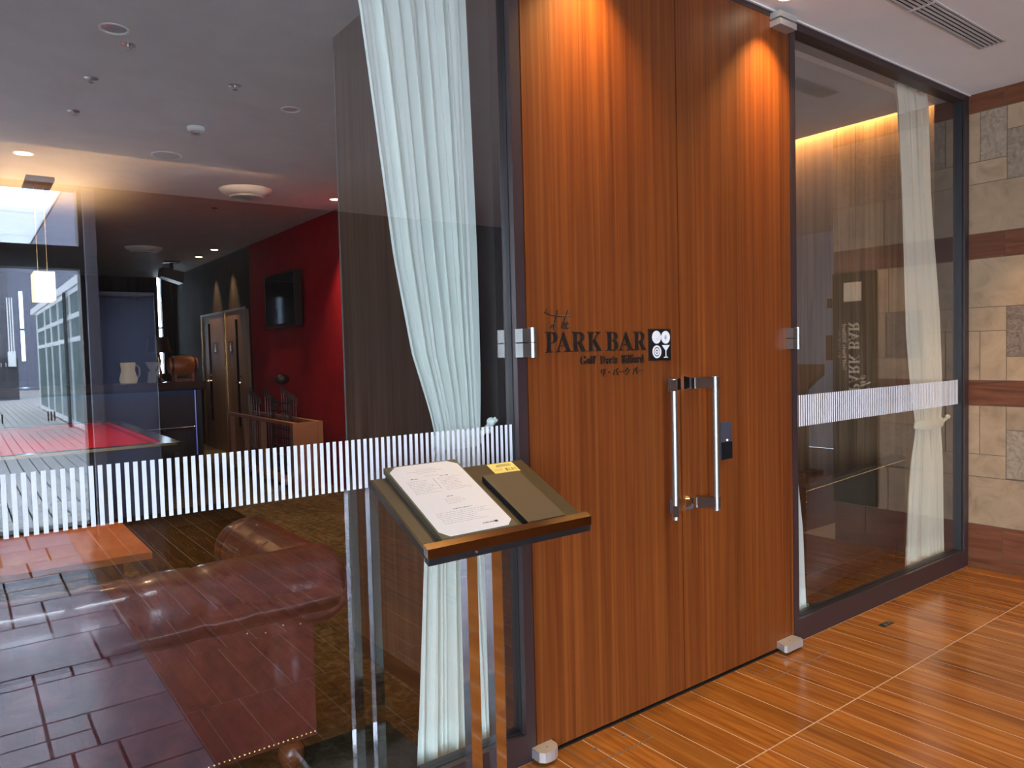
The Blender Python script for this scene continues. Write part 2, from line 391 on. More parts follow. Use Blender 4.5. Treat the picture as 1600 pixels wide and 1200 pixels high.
def text(name, s, m, x, z, w, h, parent, y=-.004, ex=.003, rot=None, shear=0):
    c = bpy.data.curves.new(name, 'FONT'); c.body = s; c.size = 1; c.extrude = 0; c.resolution_u = 3
    o = bpy.data.objects.new('t_', c); COL.objects.link(o); bpy.context.view_layer.update()
    me = bpy.data.meshes.new_from_object(o.evaluated_get(bpy.context.evaluated_depsgraph_get()))
    bpy.data.objects.remove(o); bpy.data.curves.remove(c)
    bm = bmesh.new(); bm.from_mesh(me); bpy.data.meshes.remove(me)
    xs = [v.co.x for v in bm.verts]; ys = [v.co.y for v in bm.verts]
    a, b, cc, d = min(xs), max(xs), min(ys), max(ys)
    sx = w/(b-a); sy = h/(d-cc)
    for v in bm.verts:
        u, t = (v.co.x-a)*sx, (v.co.y-cc)*sy
        v.co = (u+t*shear, t, 0)
    r = bmesh.ops.extrude_face_region(bm, geom=bm.faces[:])
    for v in [g for g in r['geom'] if isinstance(g, bmesh.types.BMVert)]: v.co.z += ex
    for v in bm.verts:
        u, t, e = v.co
        v.co = rot(x, z, u, t, e) if rot else (x+u, y-e, z+t)
    return obj(name, bm, m, parent)
def serif(s):
    o = ''
    for ch in s:
        if 'A' <= ch <= 'Z': o += chr(0x1D400+ord(ch)-65)
        elif 'a' <= ch <= 'z': o += chr(0x1D41A+ord(ch)-97)
        else: o += ch
    return o
def script(s): return ''.join(chr(0x1D4EA+ord(c)-97) for c in s)
# PARK BAR, letter by letter
lx = [('P', .082, .055), ('A', .130, .074), ('R', .207, .069), ('K', .283, .074), ('B', .378, .064), ('A', .443, .082), ('R', .526, .070)]
for c, x, w in lx: text('letter', serif(c), M['letter'], x, 1.443, w, .072, d1, y=.002, ex=.004)
text('lettering', serif('Golf'), M['letter'], .246, 1.396, .078, .031, d1, y=.002, ex=.004)
text('lettering', serif('Darts'), M['letter'], .346, 1.394, .090, .031, d1, y=.002, ex=.004)
text('lettering', serif('Billiard'), M['letter'], .457, 1.392, .124, .034, d1, y=.002, ex=.004)
text('lettering', 'ザ・パーク バー', M['letter'], .345, 1.347, .232, .030, d1, y=.002, ex=.004)
bm = bmesh.new()                                                          # handwritten "the" with its long cross stroke
def stroke(pts, r):
    for a, b in zip(pts[:-1], pts[1:]): tube(bm, (a[0], -.003, a[1]), (b[0], -.003, b[1]), r, n=6)
stroke([(.090, 1.597), (.079, 1.584), (.100, 1.577), (.150, 1.571), (.196, 1.572)], 0.0022)
stroke([(.140, 1.592), (.128, 1.560), (.119, 1.535), (.121, 1.524), (.128, 1.527)], 0.0027)
stroke([(.104, 1.528), (.112, 1.540), (.121, 1.545)], 0.0019)
stroke([(.188, 1.592), (.170, 1.558), (.156, 1.528)], 0.0027)
stroke([(.156, 1.534), (.164, 1.550), (.170, 1.549), (.168, 1.532), (.174, 1.527)], 0.0024)
stroke([(.176, 1.536), (.188, 1.545), (.186, 1.552), (.179, 1.546), (.178, 1.533), (.184, 1.527), (.200, 1.536)], 0.0024)
obj('script_lettering', bm, M['letter'], d1)
pq = obj('plaque', B((.610, .735, -.006, .002, 1.399, 1.525)), M['emblem_black'], d1, label='square black emblem plaque')
def disc(bm, cx, cz, r, y0, y1, n=32): lathe(bm, [(r, y0), (r, y1)], (cx, 0, cz), n, axis='Y')
def ring(bm, cx, cz, ro, ri, y0, y1, n=32):
    P = []
    for (r, y) in ((ro, y0), (ri, y0), (ri, y1), (ro, y1)):
        P.append([bm.verts.new((cx+r*math.cos(2*PI*i/n), y, cz+r*math.sin(2*PI*i/n))) for i in range(n)])
    for k in range(4):
        a, b = P[k], P[(k+1) % 4]
        for i in range(n): bm.faces.new((a[i], a[(i+1) % n], b[(i+1) % n], b[i]))
YE0, YE1 = -.0075, -.006
bm = bmesh.new(); disc(bm, .650, 1.492, .0255, YE0, YE1); obj('golf_ball_emblem', bm, M['emblem_white'], pq)
bm = bmesh.new()
for (a, b) in ((.006, -.004), (.012, .002), (.014, -.008), (.002, -.012), (.016, .010), (-.002, -.006)): disc(bm, .650+a, 1.492+b, .0012, -.008, -.0075, 6)
obj('dimples', bm, M['letter'], pq)
bm = bmesh.new(); ring(bm, .703, 1.491, .0255, .0085, YE0, YE1); ring(bm, .703, 1.491, .0062, .0035, YE0, YE1); obj('billiard_ball_emblem', bm, M['emblem_white'], pq)
bm = bmesh.new(); ring(bm, .651, 1.434, .0255, .0185, YE0, YE1); ring(bm, .651, 1.434, .0145, .0085, YE0, YE1); disc(bm, .651, 1.434, .0045, YE0, YE1); obj('dart_board_emblem', bm, M['emblem_white'], pq)
bm = bmesh.new()
hexa(bm, [(.7015, YE0, 1.438), (.7065, YE0, 1.438), (.7065, YE1, 1.438), (.7015, YE1, 1.438), (.681, YE0, 1.460), (.727, YE0, 1.460), (.727, YE1, 1.460), (.681, YE1, 1.460)])
box(bm, .702, .706, YE0, YE1, 1.412, 1.440); box(bm, .692, .716, YE0, YE1, 1.409, 1.413); obj('cocktail_glass_emblem', bm, M['emblem_white'], pq)

# pull handles (part) with brackets and bars (sub-parts)
def pull(parent, s):
    xm = .80+s*.048; xb = .80+s*.128
    h = obj('pull_handle', T((xb, -.073, .765), (xb, -.073, 1.325), .0135, n=24), M['steel'], parent, smooth=True, label='vertical brushed steel pull handle')
    for z in (1.300, .800):
        bm = bmesh.new(); hexa(bm, [(xm-.027, .002, z-.030), (xm+.027, .002, z-.030), (xm+.014, -.028, z-.022), (xm-.014, -.028, z-.022), (xm-.027, .002, z+.030), (xm+.027, .002, z+.030), (xm+.014, -.028, z+.022), (xm-.014, -.028, z+.022)])
        obj('bracket', bm, M['chrome'], h, bevel=.003)
        d = Vector((xb-xm, -.073, 0)).normalized(); q = Vector((-d.y, d.x, 0))*.011
        a = Vector((xm, 0, 0)); b = Vector((xb, -.073, 0))+d*.014
        ps = [a-q, b-q, b+q, a+q]; bm = bmesh.new()
        hexa(bm, [(p.x, p.y, z-.022) for p in ps]+[(p.x, p.y, z+.022) for p in ps])
        obj('bracket_arm', bm, M['arm'], h, bevel=.002)
pull(d1, -1); pull(d2, 1)
obj('lock_knob', T((.783, -.018, .812), (.783, .002, .812), .013, n=20), M['brass'], d1, smooth=True)
lk = obj('card_reader', B((1.020, 1.098, -.026, .002, .962, 1.122)), plain('reader_grey', (.045, .045, .06), .25), d2, bevel=.006, label='grey and black electronic lock reader')
obj('keypad', B((1.022, 1.096, -.030, -.024, .962, 1.036)), M['blackgloss'], lk, bevel=.003)
obj('reader_lamp', T((1.064, -.029, 1.044), (1.064, -.024, 1.044), .0035, n=10), plain('white_led', (1, 1, 1), .3, emit=(1, 1, 1), es=2), lk)

def hinge(xj, z0, z1, parent, s):
    zm = (z0+z1)/2
    h = obj('hinge', T((xj, -.030, z0), (xj, -.030, zm-.001), .0155, n=20), M['steel'], parent, smooth=True, label='satin steel pivot hinge')
    obj('hinge_barrel', T((xj, -.030, zm+.001), (xj, -.030, z1), .0155, n=20), M['steel'], h, smooth=True)
    lo, hi = xj-.048, xj; obj('hinge_plate', B((lo, hi, -.038, .004, zm+.002, z1-.004)), M['steel'], h)
    lo, hi = xj-.048, xj; obj('hinge_plate', B((lo, hi, -.038, .004, z0+.002, zm-.002)), M['steel'], h)
hinge(.0, 1.427, 1.530, d1, 1); hinge(1.601, 1.427, 1.530, d2, -1)
def pivot(xj, parent, zs, yy=-.062):
    for k, (za, zb) in enumerate(zs):
        bm = bmesh.new()
        pts = [(xj-.045, .002), (xj-.045, yy+.02), (xj-.030, yy+.004), (xj-.008, yy), (xj+.012, yy+.002), (xj+.034, yy+.014), (xj+.045, yy+.034), (xj+.045, .002)] if xj < 1 else [(xj-.055, .002), (xj-.075, yy+.012), (xj-.07, yy), (xj+.06, yy), (xj+.072, yy+.02), (xj+.072, .002)]
        lo = [bm.verts.new((x, y, za)) for x, y in pts]; hi = [bm.verts.new((x, y, zb)) for x, y in pts]
        bm.faces.new(lo[::-1]); bm.faces.new(hi)
        for i in range(len(pts)): bm.faces.new((lo[i], lo[(i+1) % len(pts)], hi[(i+1) % len(pts)], hi[i]))
        p = obj('pivot_hinge', bm, M['satin'], parent, bevel=.002)
        if zs[0][0] < 1: obj('pivot_screw', T((xj, -.03, zb), (xj, -.03, zb+.0015), .003, n=8), M['chrome'], p)
pivot(.022, d1, [(.012, .048)]); pivot(1.515, d2, [(.014, .046)])
for xj, dd in ((1.52, d2), (.02, d1)):
    for za, zb in ((2.895, 2.922), (2.930, 2.957)): obj('top_hinge', B((xj-.07, xj+.06, -.052, .002, za, zb)), M['satin'], dd, bevel=.002)

# ------------------------------------------------------------------ stone wall right of the window
ws = struct('wall_stone', B((3.556, 3.75, -.83, .09, 0, H), (3.60, 3.75, .06, .19, 0, H)), M['stone_joint'])
def stone(y0, y1, z0, z1, m):
    j = .0022; pr = random.uniform(0, .0012)
    return obj('stone_tile' if m != 'band' else 'wood_tile', B((3.5535-pr, 3.558, -y1+j, -y0-j, z0+j, z1-j)), M[m], ws)
def stone_row(z0, z1, segs):
    for a, b, m in segs: stone(a, b, z0, z1, m)
stone_row(2.858, 2.974, [(0, .198, 'band'), (.198, .60, 'band'), (.60,.83, 'band')])
stone_row(2.555, 2.858, [(0, .066, 'stone_a'), (.066, .213, 'stone_b')])
stone(.213, .50, 2.715, 2.858, 'stone_a'); stone(.213, .50, 2.418, 2.715, 'stone_b')
stone_row(2.418, 2.555, [(0, .213, 'stone_a')]); stone_row(2.418, 2.858, [(.50, .70, 'stone_b'), (.70,.83, 'stone_a')])
stone_row(2.111, 2.418, [(0, .46, 'stone_a'), (.46,.83, 'stone_a')])
stone_row(1.954, 2.111, [(0, .204, 'band'), (.204, .65, 'band'), (.65,.83, 'band')])
stone_row(1.651, 1.954, [(0, .43, 'stone_a'), (.43,.83, 'stone_a')])
stone_row(1.503, 1.651, [(0, .213, 'stone_a')]); stone(.213, .45, 1.342, 1.651, 'stone_c'); stone(.45,.83, 1.342, 1.651, 'stone_a')
stone_row(1.194, 1.503, [(0, .066, 'stone_a'), (.066, .213, 'stone_a')]); stone_row(1.194, 1.342, [(.213, .58, 'stone_a'), (.58,.83, 'stone_a')])
stone_row(1.036, 1.194, [(0, .43, 'band'), (.43,.83, 'band')])
stone_row(.728, 1.036, [(0, .066, 'stone_a'), (.066, .213, 'stone_a')]); stone(.213, .50, .890, 1.036, 'stone_a'); stone(.213, .50, .590, .890, 'stone_b')
stone_row(.584, .728, [(0, .213, 'stone_a')]); stone_row(.590, 1.036, [(.50, .72, 'stone_a'), (.72,.83, 'stone_b')])
stone_row(.280, .584, [(0, .44, 'stone_a'), (.44,.83, 'stone_a')])
stone_row(.081, .280, [(0, .194, 'band'), (.194, .60, 'band'), (.60,.83, 'band')])
stone_row(.001, .081, [(0, .38, 'band'), (.38,.83, 'band')])
# sign board hung on the stone wall, seen mirrored in the window
sg = thing('bar_sign', 'tall dark sign board on the stone wall with pale bar name running upward', 'sign', (3.54, -.67, .29))
obj('board', B((3.530, 3.552, -.827, -.515, .29, 1.95)), M['signboard'], sg)
def srot(x, z, u, t, e): return (3.5298-e, x+t, z+u)
text('lettering', serif('PARK BAR'), M['signtext'], -.705, 1.10, .50, .080, sg, rot=srot, ex=.001)
text('lettering', serif('Golf Darts Billiard'), M['signtext'], -.752, 1.256, .332, .030, sg, rot=srot, ex=.001)
text('lettering', 'ザ・パーク バー', M['signtext'], -.790, 1.34, .21, .024, sg, rot=srot, ex=.001)
text('lettering', script('the'), M['signtext'], -.620, 1.10, .12, .075, sg, rot=srot, ex=.001)
obj('emblem_square', B((3.528, 3.5299, -.740, -.610, 1.745, 1.88)), M['signtext'], sg, label='pale square plate at top of the board')

# ------------------------------------------------------------------ corridor shell behind the camera (seen in the glass)
struct('wall_corridor_left', B((-4.7, -4.6, -5.5, -5.3, 0, H), (-4.7, -4.6, -3.2, .08, 0, H), (-4.7, -4.6, -5.3, -3.2, 0, .03), (-4.7, -4.6, -5.3, -3.2, 2.95, H)), plain('left_wall_tan', (.22, .14, .09), .6))
w6 = struct('added_daylight_window', B((-4.68, -4.62, -4.27, -4.23, .03, 2.95)), M['steel'])  # unseen window, added to let more daylight into the corridor
obj('pane', B((-4.655, -4.647, -5.3, -3.2, .03, 2.95)), M['glass_edge'], w6)
struct('wall_corridor_end', B((8.0, 8.1, -5.5, -.83, 0, H)), M['wall_far'])
struct('wall_corridor_north', B((3.75, 8.0, -.83, -.73, 0, H)), M['wall_far'])
struct('wall_exterior', B((-.70, -.665, -5.5, -5.3, 0, H), (-.665, -.57, -5.5, -5.32, 2.95, H), (-.57, -.12, -5.5, -5.3, 2.06, H), (-.57, -.12, -5.5, -5.302, 0, .05), (-.12, 8.0, -5.5, -5.3, 0, H),
                          (-4.6, -.70, -5.5, -5.3, 2.262, 2.452), (-4.6, -.70, -5.5, -5.3, 2.95, H), (-4.6, -.70, -5.5, -5.3, -.05, .03)), plain('exterior_wall_brown', (.030, .022, .020), .6))
struct('trim_column', B((-.662, -.572, -5.40, -5.24, 0, 2.95)), M['column'])
bl = thing('roller_blind', 'pale roller blind lowered over the corridor side window, mirrored in the left glass', 'blind', (-.34, -5.3, 2.05))
obj('blind_cloth', B((-.565, -.125, -5.300, -5.296, .04, 2.04)), M['blind'], bl)
obj('blind_tube', T((-.565, -5.29, 2.05), (-.125, -5.29, 2.05), .02), M['column'], bl, smooth=True)
area('blind_window_portal', (-.345, -5.52, 1.0), (PI/2, 0, 0), .44, 2.0, portal=True)
# exterior glass doors with handles
w3 = struct('window_3', B((-1.405, -1.385, -5.42, -5.38, .03, 2.262), (-2.9, -2.86, -5.42, -5.38, .03, 2.95), (-4.3, -4.26, -5.42, -5.38, .03, 2.95)), M['steel'])
o = obj('pane', B((-4.6, -.70, -5.402, -5.395, .03, 2.262), (-4.6, -.70, -5.402, -5.395, 2.452, 2.95)), [M['plain_glass'], M['glass_edge']], w3)
for p in o.data.polygons:
    if p.normal.y < .5: p.material_index = 1
for hx in (-.985, -.962, -.938, -1.335, -1.31):
    obj('door_handle', T((hx, -5.36, .955), (hx, -5.36, 1.035), .006, n=8), M['turned'], w3)
# far corridor bits mirrored in the right window
for k, (y0, y1, z0, z1) in enumerate(((-3.45, -3.32, 1.93, 2.06), (-3.47, -3.37, 1.22, 1.56))):
    o = obj('wall_notice', B((7.985, 8.0, y0, y1, z0, z1)), M['turned'])
    tag(o, ['small square brown notice high on the corridor end wall', 'narrow brown notice low on the corridor end wall'][k], 'notice')
pd = thing('podium', 'brown wooden podium standing in the far corridor, mirrored at left of the right window', 'podium', (6.0, -2.62, 0))
obj('post', B((5.94, 6.06, -2.70, -2.56, 0, 1.0)), M['band'], pd)
bm = bmesh.new(); hexa(bm, [(5.8, -2.85, .94), (6.15, -2.85, 1.10), (6.15, -2.42, 1.10), (5.8, -2.42, .94), (5.8, -2.85, .97), (6.15, -2.85, 1.22), (6.15, -2.42, 1.22), (5.8, -2.42, .97)])
obj('sloped_top', bm, M['band'], pd)
obj('base', B((5.8, 6.15, -2.82, -2.44, 0, .03)), M['band'], pd)

# ------------------------------------------------------------------ terrace outside (seen in the glass)
tf = struct('floor_terrace', B((-14, 12, -60, -5.5, -.10, -.035), (-14, -4.72, -5.5, 6, -.10, -.035)), M['deckjoint'])
b0 = obj('deck_board', B((0, .139, 0, 26.4, -.034, 0)), M['deck'], tf); b0.location = (.445-.153, -32, 0)
for k in range(1, 34): inst(b0, 'deck_board', (.445-.153*(k+1), -32, 0), tf)
obj('bounce_paving', B((-14, -4.9, -32, -5.5, -.034, -.004), (-14, -4.75, -5.5, 6, -.034, -.004)), plain('bounce_paving_pale', (.5, .49, .47), .8), tf)  # unseen paving, made pale to bounce daylight up to the corridor ceiling
obj('paving', B((.45, 12, -32, -5.5, -.034, -.004), (-14, 12, -60, -32.05, -.034, -.004)), M['deck'], tf)
gw = thing('glazed_pavilion', 'white framed glazed pavilion beside the terrace deck, mirrored in the left glass', 'building', (.5, -18, 0))
obj('roof', B((.40, 4.5, -27, -7.9, 3.05, 3.22)), M['whiteframe'], gw)
ys = [-8.2, -9.8, -11.4, -13.0, -14.9, -16.9, -17.9, -19.3, -21.1, -22.8, -25.4]
for y in ys: obj('mullion', B((.43, .49, y-.05, y+.05, 0, 3.05)), M['whiteframe'], gw)
for z in (2.98, 2.45, 1.95, .10): obj('transom', B((.435, .475, -25.4, -8.2, z-.05, z+.05)), M['whiteframe'], gw)
for a, b in zip(ys[:-1], ys[1:]):
    for za, zb in ((.15, 1.90), (2.0, 2.40), (2.5, 2.93)): obj('pane', B((.46, .468, b+.05, a-.05, za, zb)), M['teal'], gw)
obj('floor_slab', B((.49, 4.5, -27, -7.9, -.003, .05)), M['deck'], gw)
obj('back_wall', B((4.4, 4.5, -27, -7.9, .05, 3.05)), M['whiteframe'], gw)
la = thing('lattice_ladder', 'tall dark lattice ladder in front of the glazed pavilion, mirrored in the left glass', 'ladder', (.38, -17.2, 0))
for y in (-17.1, -17.35): obj('stile', B((.36, .40, y-.02, y+.02, 0, 3.0)), M['facade_dark'], la)
bm = bmesh.new(); z = .1
while z < 3.0: box(bm, .365, .395, -17.33, -17.12, z, z+.04); z += .12
obj('rungs', bm, M['facade_dark'], la)
o = thing('far_building', 'grey boarded building beyond the terrace, at far left in the glass', 'building', (-2, -34, 0))
obj('wall', B((-9, .15, -36, -34, 0, 9)), M['facade'], o)
obj('plinth', B((-9, .35, -34, -33.8, 0, 1.7)), M['facade_dark'], o)
for k in range(6): obj('wall_light', B((-.55+.16*k, -.52+.16*k, -33.79, -33.77, 1.35, 1.5)), M['whiteframe'], o)
o = thing('pale_building', 'pale lavender building at the end of the terrace behind the pavilion', 'building', (4, -46, 0))
obj('wall', B((-12, 14, -48, -46, 0, 16)), M['facade_pale'], o)
o = thing('meter_cabinet', 'white meter cabinet with cable ladder on the far grey building', 'cabinet', (.1, -33.6, 0))
obj('box', B((.02, .28, -33.74, -33.5, 1.35, 1.95)), M['whiteframe'], o)
for x in (.08, .16, .24): obj('cable', B((x-.02, x+.02, -33.7, -33.6, 1.95, 4.1)), M['whiteframe'], o)
cn = thing('terrace_canopy', 'bright white translucent canopy over the terrace, mirrored at upper left', 'canopy', (-3, -13, 0))
for y0, y1 in ((-12.88, -8.8), (-15.55, -12.92), (-19.5, -15.59)): obj('canopy_panel', B((-9, -.24, y0, y1, 4.0, 4.02)), M['canopy'], cn)
obj('edge_beam', B((-.24, -.22, -19.5, -8.8, 3.99, 4.04)), M['facade_dark'], cn)
for y in (-9.0, -19.3): obj('canopy_post', B((-8.9, -8.8, y-.05, y+.05, 0, 4.0)), M['facade_dark'], cn)

# ------------------------------------------------------------------ bar interior shell
wp = struct('wall_partition', B((-.07, .03, .20, 1.365, .088, H)), M['partition'])
struct('baseboard_partition', B((-.068, .028, .20, 1.363, 0, .088)), M['base_black'])
struct('trim_partition_edge', B((-.073, .031, 1.363, 1.372, 0, H)), plain('grey_edge', (.16, .15, .14), .4))
struct('wall_reveal_left', B((-.075, .0, .076, .20, 0, H)), M['reveal'])
struct('wall_reveal_right', B((3.52, 3.60, .076, .19, 0, H)), M['reveal'])
wr2 = struct('wall_entry_right', B((3.60, 3.75, .19, 4.7, 0, H+.16)), M['stone_joint'])
for k in range(8): obj('wood_panel', B((3.588, 3.60, .192+.56*k, .192+.56*k+.557, 0, H+.16)), M['lightwood'], wr2)
struct('wall_entry_back', B((1.72, 3.75, 4.6, 4.7, 0, H+.16)), M['darkwall'])
struct('wall_red', B((1.72, 1.85, 4.7, 8.44, 0, H+.16)), M['red'])
struct('wall_bar_right', B((1.74, 1.85, 8.44, 13.2, 0, H+.16)), M['darkwall'])
struct('wall_bar_back', B((-5.0, -.70, 13.2, 13.35, 0, H+.16), (-.64, 1.49, 13.2, 13.35, 0, H+.16), (-.70, -.64, 13.2, 13.35, 0, 1.5), (-.70, -.64, 13.2, 13.35, 2.7, H+.16), (1.56, 1.85, 13.2, 13.35, 0, H+.16), (1.49, 1.56, 13.2, 13.35, 0, 1.2)), M['darkwall'])
struct('wall_bar_left', B((-5.15, -5.0, 0, 4.4, 0, H+.16), (-5.15, -5.0, 7.6, 13.35, 0, H+.16), (-5.15, -5.0, 4.4, 7.6, 0, H+.16)), M['darkwall'])
w4 = struct('window_4', B((1.49, 1.56, 13.22, 13.3, 2.05, 2.08)), M['frame'])
obj('pane', B((1.49, 1.56, 13.25, 13.258, 1.2, H+.16)), M['glass_edge'], w4)
w5 = struct('window_5', B((-.70, -.64, 13.22, 13.3, 2.02, 2.06)), M['frame'])
obj('pane', B((-.70, -.64, 13.25, 13.258, 1.5, 2.7)), clear('tinted_slit_glass', (.55, .62, .68)), w5)
# cove light slot above the pale wall
cv = thing('cove_light', 'warm linear light hidden in the ceiling slot along the pale wood wall', 'light', (3.52, 2.4, H+.1))
obj('led_strip', B((3.505, 3.515, .22, 4.5, H+.085, H+.13)), M['cove'], cv)

cv2 = thing('cove_light', 'warm linear light tucked behind the step of the bar ceiling', 'light', (-1.2, 4.17, H+.02))
obj('led_strip', B((-2.6, .75, 4.152, 4.160, H+.012, H+.03)), plain('cove_strip_step', (1, 1, 1), .5, emit=(1.0, .56, .22), es=44), cv2)

# ------------------------------------------------------------------ curtains
def lerp_tab(tab, z):
    for (z0, a0), (z1, a1) in zip(tab[:-1], tab[1:]):
        if z1 <= z <= z0: t = (z0-z)/(z0-z1); return a0+(a1-a0)*t
    return tab[-1][1] if z < tab[-1][0] else tab[0][1]
def curtain(name, label, left, right, ztop, zbot, y0, m, folds=9, amp=.022, tie=None, hem=.15, seed=1, tag_=None):
    t = thing(name, label, 'curtain', ((left[0][1]+right[0][1])/2, y0, zbot))
    rnd = random.Random(seed); ph = [rnd.uniform(0, 6.28) for _ in range(4)]; fr = [folds*.5, folds, folds*1.7, folds*2.9]
    nu, nv = 150, 70
    def surf(bm, za, zb, nv, off):
        g = []
        for j in range(nv+1):
            z = za+(zb-za)*j/nv; l, r = lerp_tab(left, z), lerp_tab(right, z); row = []
            squeeze = 1.0
            if tie: squeeze = 1-.65*math.exp(-((z-tie)/.16)**2)
            for i in range(nu+1):
                u = i/nu
                d = amp*squeeze*(.5*math.sin(6.283*fr[0]*u+ph[0])+.7*math.sin(6.283*fr[1]*u+ph[1]+.5*math.sin(z*1.3))+.35*math.sin(6.283*fr[2]*u+ph[2]+z*.8)+.15*math.sin(6.283*fr[3]*u+ph[3]))
                row.append(bm.verts.new((l+(r-l)*(u+.006*math.sin(6.283*fr[1]*u+ph[1]+1)), y0+d+off, z)))
            g.append(row)
        for a, b in zip(g[:-1], g[1:]):
            for i in range(nu): bm.faces.new((a[i], a[i+1], b[i+1], b[i]))
        return bm
    obj('cloth', surf(bmesh.new(), ztop, zbot, nv, 0), m, t, smooth=True)
    if hem: obj('hem', surf(bmesh.new(), zbot+hem, zbot+.002, 6, .003), m, t, smooth=True)
    if tie:
        l, r = lerp_tab(left, tie), lerp_tab(right, tie)
        bm = bmesh.new(); n = 24; a = (r-l)/2+.006; rings = []
        for zz, k in ((tie-.03, .92), (tie-.015, 1.05), (tie+.015, 1.05), (tie+.03, .92)):
            rings.append([bm.verts.new(((l+r)/2+a*k*math.cos(6.283*i/n), y0+.034*k*math.sin(6.283*i/n), zz)) for i in range(n)])
        for p, q in zip(rings[:-1], rings[1:]):
            for i in range(n): bm.faces.new((p[i], p[(i+1) % n], q[(i+1) % n], q[i]))
        obj('tieback', bm, m, t, smooth=True)
    return t
c1 = curtain('curtain', 'long white sheer curtain tied back beside the left of the wooden doors',
    [(2.965, -.60), (2.55, -.522), (1.77, -.432), (1.45, -.375), (1.25, -.312), (1.15, -.290), (1.0, -.325), (.75, -.350), (.20, -.385), (.02, -.397)],
    [(2.965, -.135), (2.65, -.13), (1.8, -.112), (1.25, -.110), (.77, -.115), (.02, -.086)], 2.965, .02, .145, M['curtain'], folds=7, amp=.020, tie=1.15, seed=3)
bm = bmesh.new(); path(bm, [(-.115, .13, 1.16), (-.09, .10, 1.20), (-.074, .09, 1.215)], .010)
sphere(bm, (-.095, .095, 1.205), .016); sphere(bm, (-.105, .10, 1.175), .012)
obj('tie_knot', bm, M['curtain'], c1, smooth=True)
c2 = curtain('curtain', 'cream sheer curtain tied back at the right end of the right window',
    [(2.96, 2.865), (2.85, 2.90), (2.33, 2.957), (1.5, 3.02), (1.03, 3.099), (.9, 3.115), (.5, 3.05), (.05, 3.01)],
    [(2.96, 3.25), (2.89, 3.27), (2.37, 3.313), (1.6, 3.43), (1.0, 3.47), (.9, 3.46), (.05, 3.50)], 2.96, .04, .12, M['curtain_cream'], folds=6, amp=.020, tie=.93, seed=8)
bm = bmesh.new(); path(bm, [(3.46, .115, .93), (3.49, .10, .955), (3.515, .10, .965)], .010); sphere(bm, (3.50, .10, .96), .016)
obj('tie_knot', bm, M['curtain_cream'], c2, smooth=True)
c3 = curtain('curtain', 'narrow white curtain edge hanging at the left jamb of the right window',
    [(2.96, 1.66), (.04, 1.66)], [(2.96, 1.68), (1.2, 1.69), (.95, 1.76), (.82, 1.81), (.5, 1.86), (.2, 1.875), (.03, 1.885)], 2.96, .04, .12, M['curtain'], folds=3, amp=.018, seed=5)
bm = bmesh.new(); ring(bm, 1.862, .105, .010, .007, .088, .092, 16); obj('green_tag', bm, plain('green_print', (.02, .28, .22), .6), c3, label='small green printed mark on the hem')

# ------------------------------------------------------------------ chesterfield sofa behind the left glass
sf = thing('chesterfield_sofa', 'oxblood leather chesterfield sofa with rolled arms, back turned to the left glass', 'sofa', (-1.6, .9, 0))
XR, XL = -.635, -2.62
bm = bmesh.new(); box(bm, XL, XR, .44, .60, .125, .62)
o = obj('back_panel', bm, M['leather'], sf, bevel=.012, smooth=True)
def roll(axis, a0, a1, c1_, c2_, r, seams, nseg=90, n=28, taper=0.0, seed=0, sag=.0, squash=1.0):
    """a padded roll along X or Y with pleats; c1_,c2_ = other horizontal coordinate and height of its centre"""
    bm = bmesh.new(); rings = []; rnd = random.Random(seed); ph = [rnd.uniform(0, 6.28) for _ in range(6)]
    for j in range(nseg+1):
        s = a0+(a1-a0)*j/nseg
        e = min(j, nseg-j)/nseg*abs(a1-a0)
        endr = math.sqrt(max(0.0, 1-(1-min(1, e/.05))**2))*.30+.70 if e < .05 else 1
        ringv = []
        for i in range(n):
            t = 2*PI*i/n; rr = r*endr
            for sx in seams: rr *= 1-.035*math.exp(-((s-sx)/.006)**2)-.008*math.exp(-((s-sx)/.025)**2)
            rr *= 1+.004*math.sin(s*31+3*t+ph[0])+.006*math.sin(s*17-2*t+ph[1])+.003*math.sin(s*63+5*t+ph[2])
            u = rr*math.cos(t)*squash; v = rr*math.sin(t)
            ringv.append(bm.verts.new((s, c1_+u, c2_+v) if axis == 'X' else (c1_+u, s, c2_+v)))
        rings.append(ringv)
    for p, q in zip(rings[:-1], rings[1:]):
        for i in range(n): bm.faces.new((p[i], p[(i+1) % n], q[(i+1) % n], q[i]))
    bm.faces.new(rings[0][::-1]); bm.faces.new(rings[-1]); return bm
obj('back_roll', roll('X', XL-.05, -.53, .485, .665, .118, [-.665, -.835, -1.005, -1.17, -1.34, -1.51, -1.68, -1.85, -2.02, -2.2], seed=2, squash=1.1), M['leather'], sf, smooth=True)
obj('arm_roll', roll('Y', .42, 1.27, -.61, .635, .125, [.62, .80, .98, 1.14], nseg=60, seed=5, squash=1.12), M['leather'], sf, smooth=True)
obj('arm_roll', roll('Y', .42, 1.27, XL+.03, .635, .125, [.62, .80, .98, 1.14], nseg=60, seed=6, squash=1.12), M['leather'], sf, smooth=True)
for xc in (-.685, XL+.10):
    obj('arm_panel', B((xc-.06, xc+.05, .58, 1.22, .125, .60)), M['leather'], sf, bevel=.012, smooth=True)
obj('arm_scroll', lathe(bmesh.new(), [(.02, 0), (.085, .004), (.108, -.012), (.112, -.03)][::-1], (-.61, 1.265, .635), 24, axis='Y'), M['leather'], sf, smooth=True)
obj('seat_rail', B((XL+.1, XR-.06, .60, 1.20, .125, .30)), M['leather'], sf, bevel=.01)
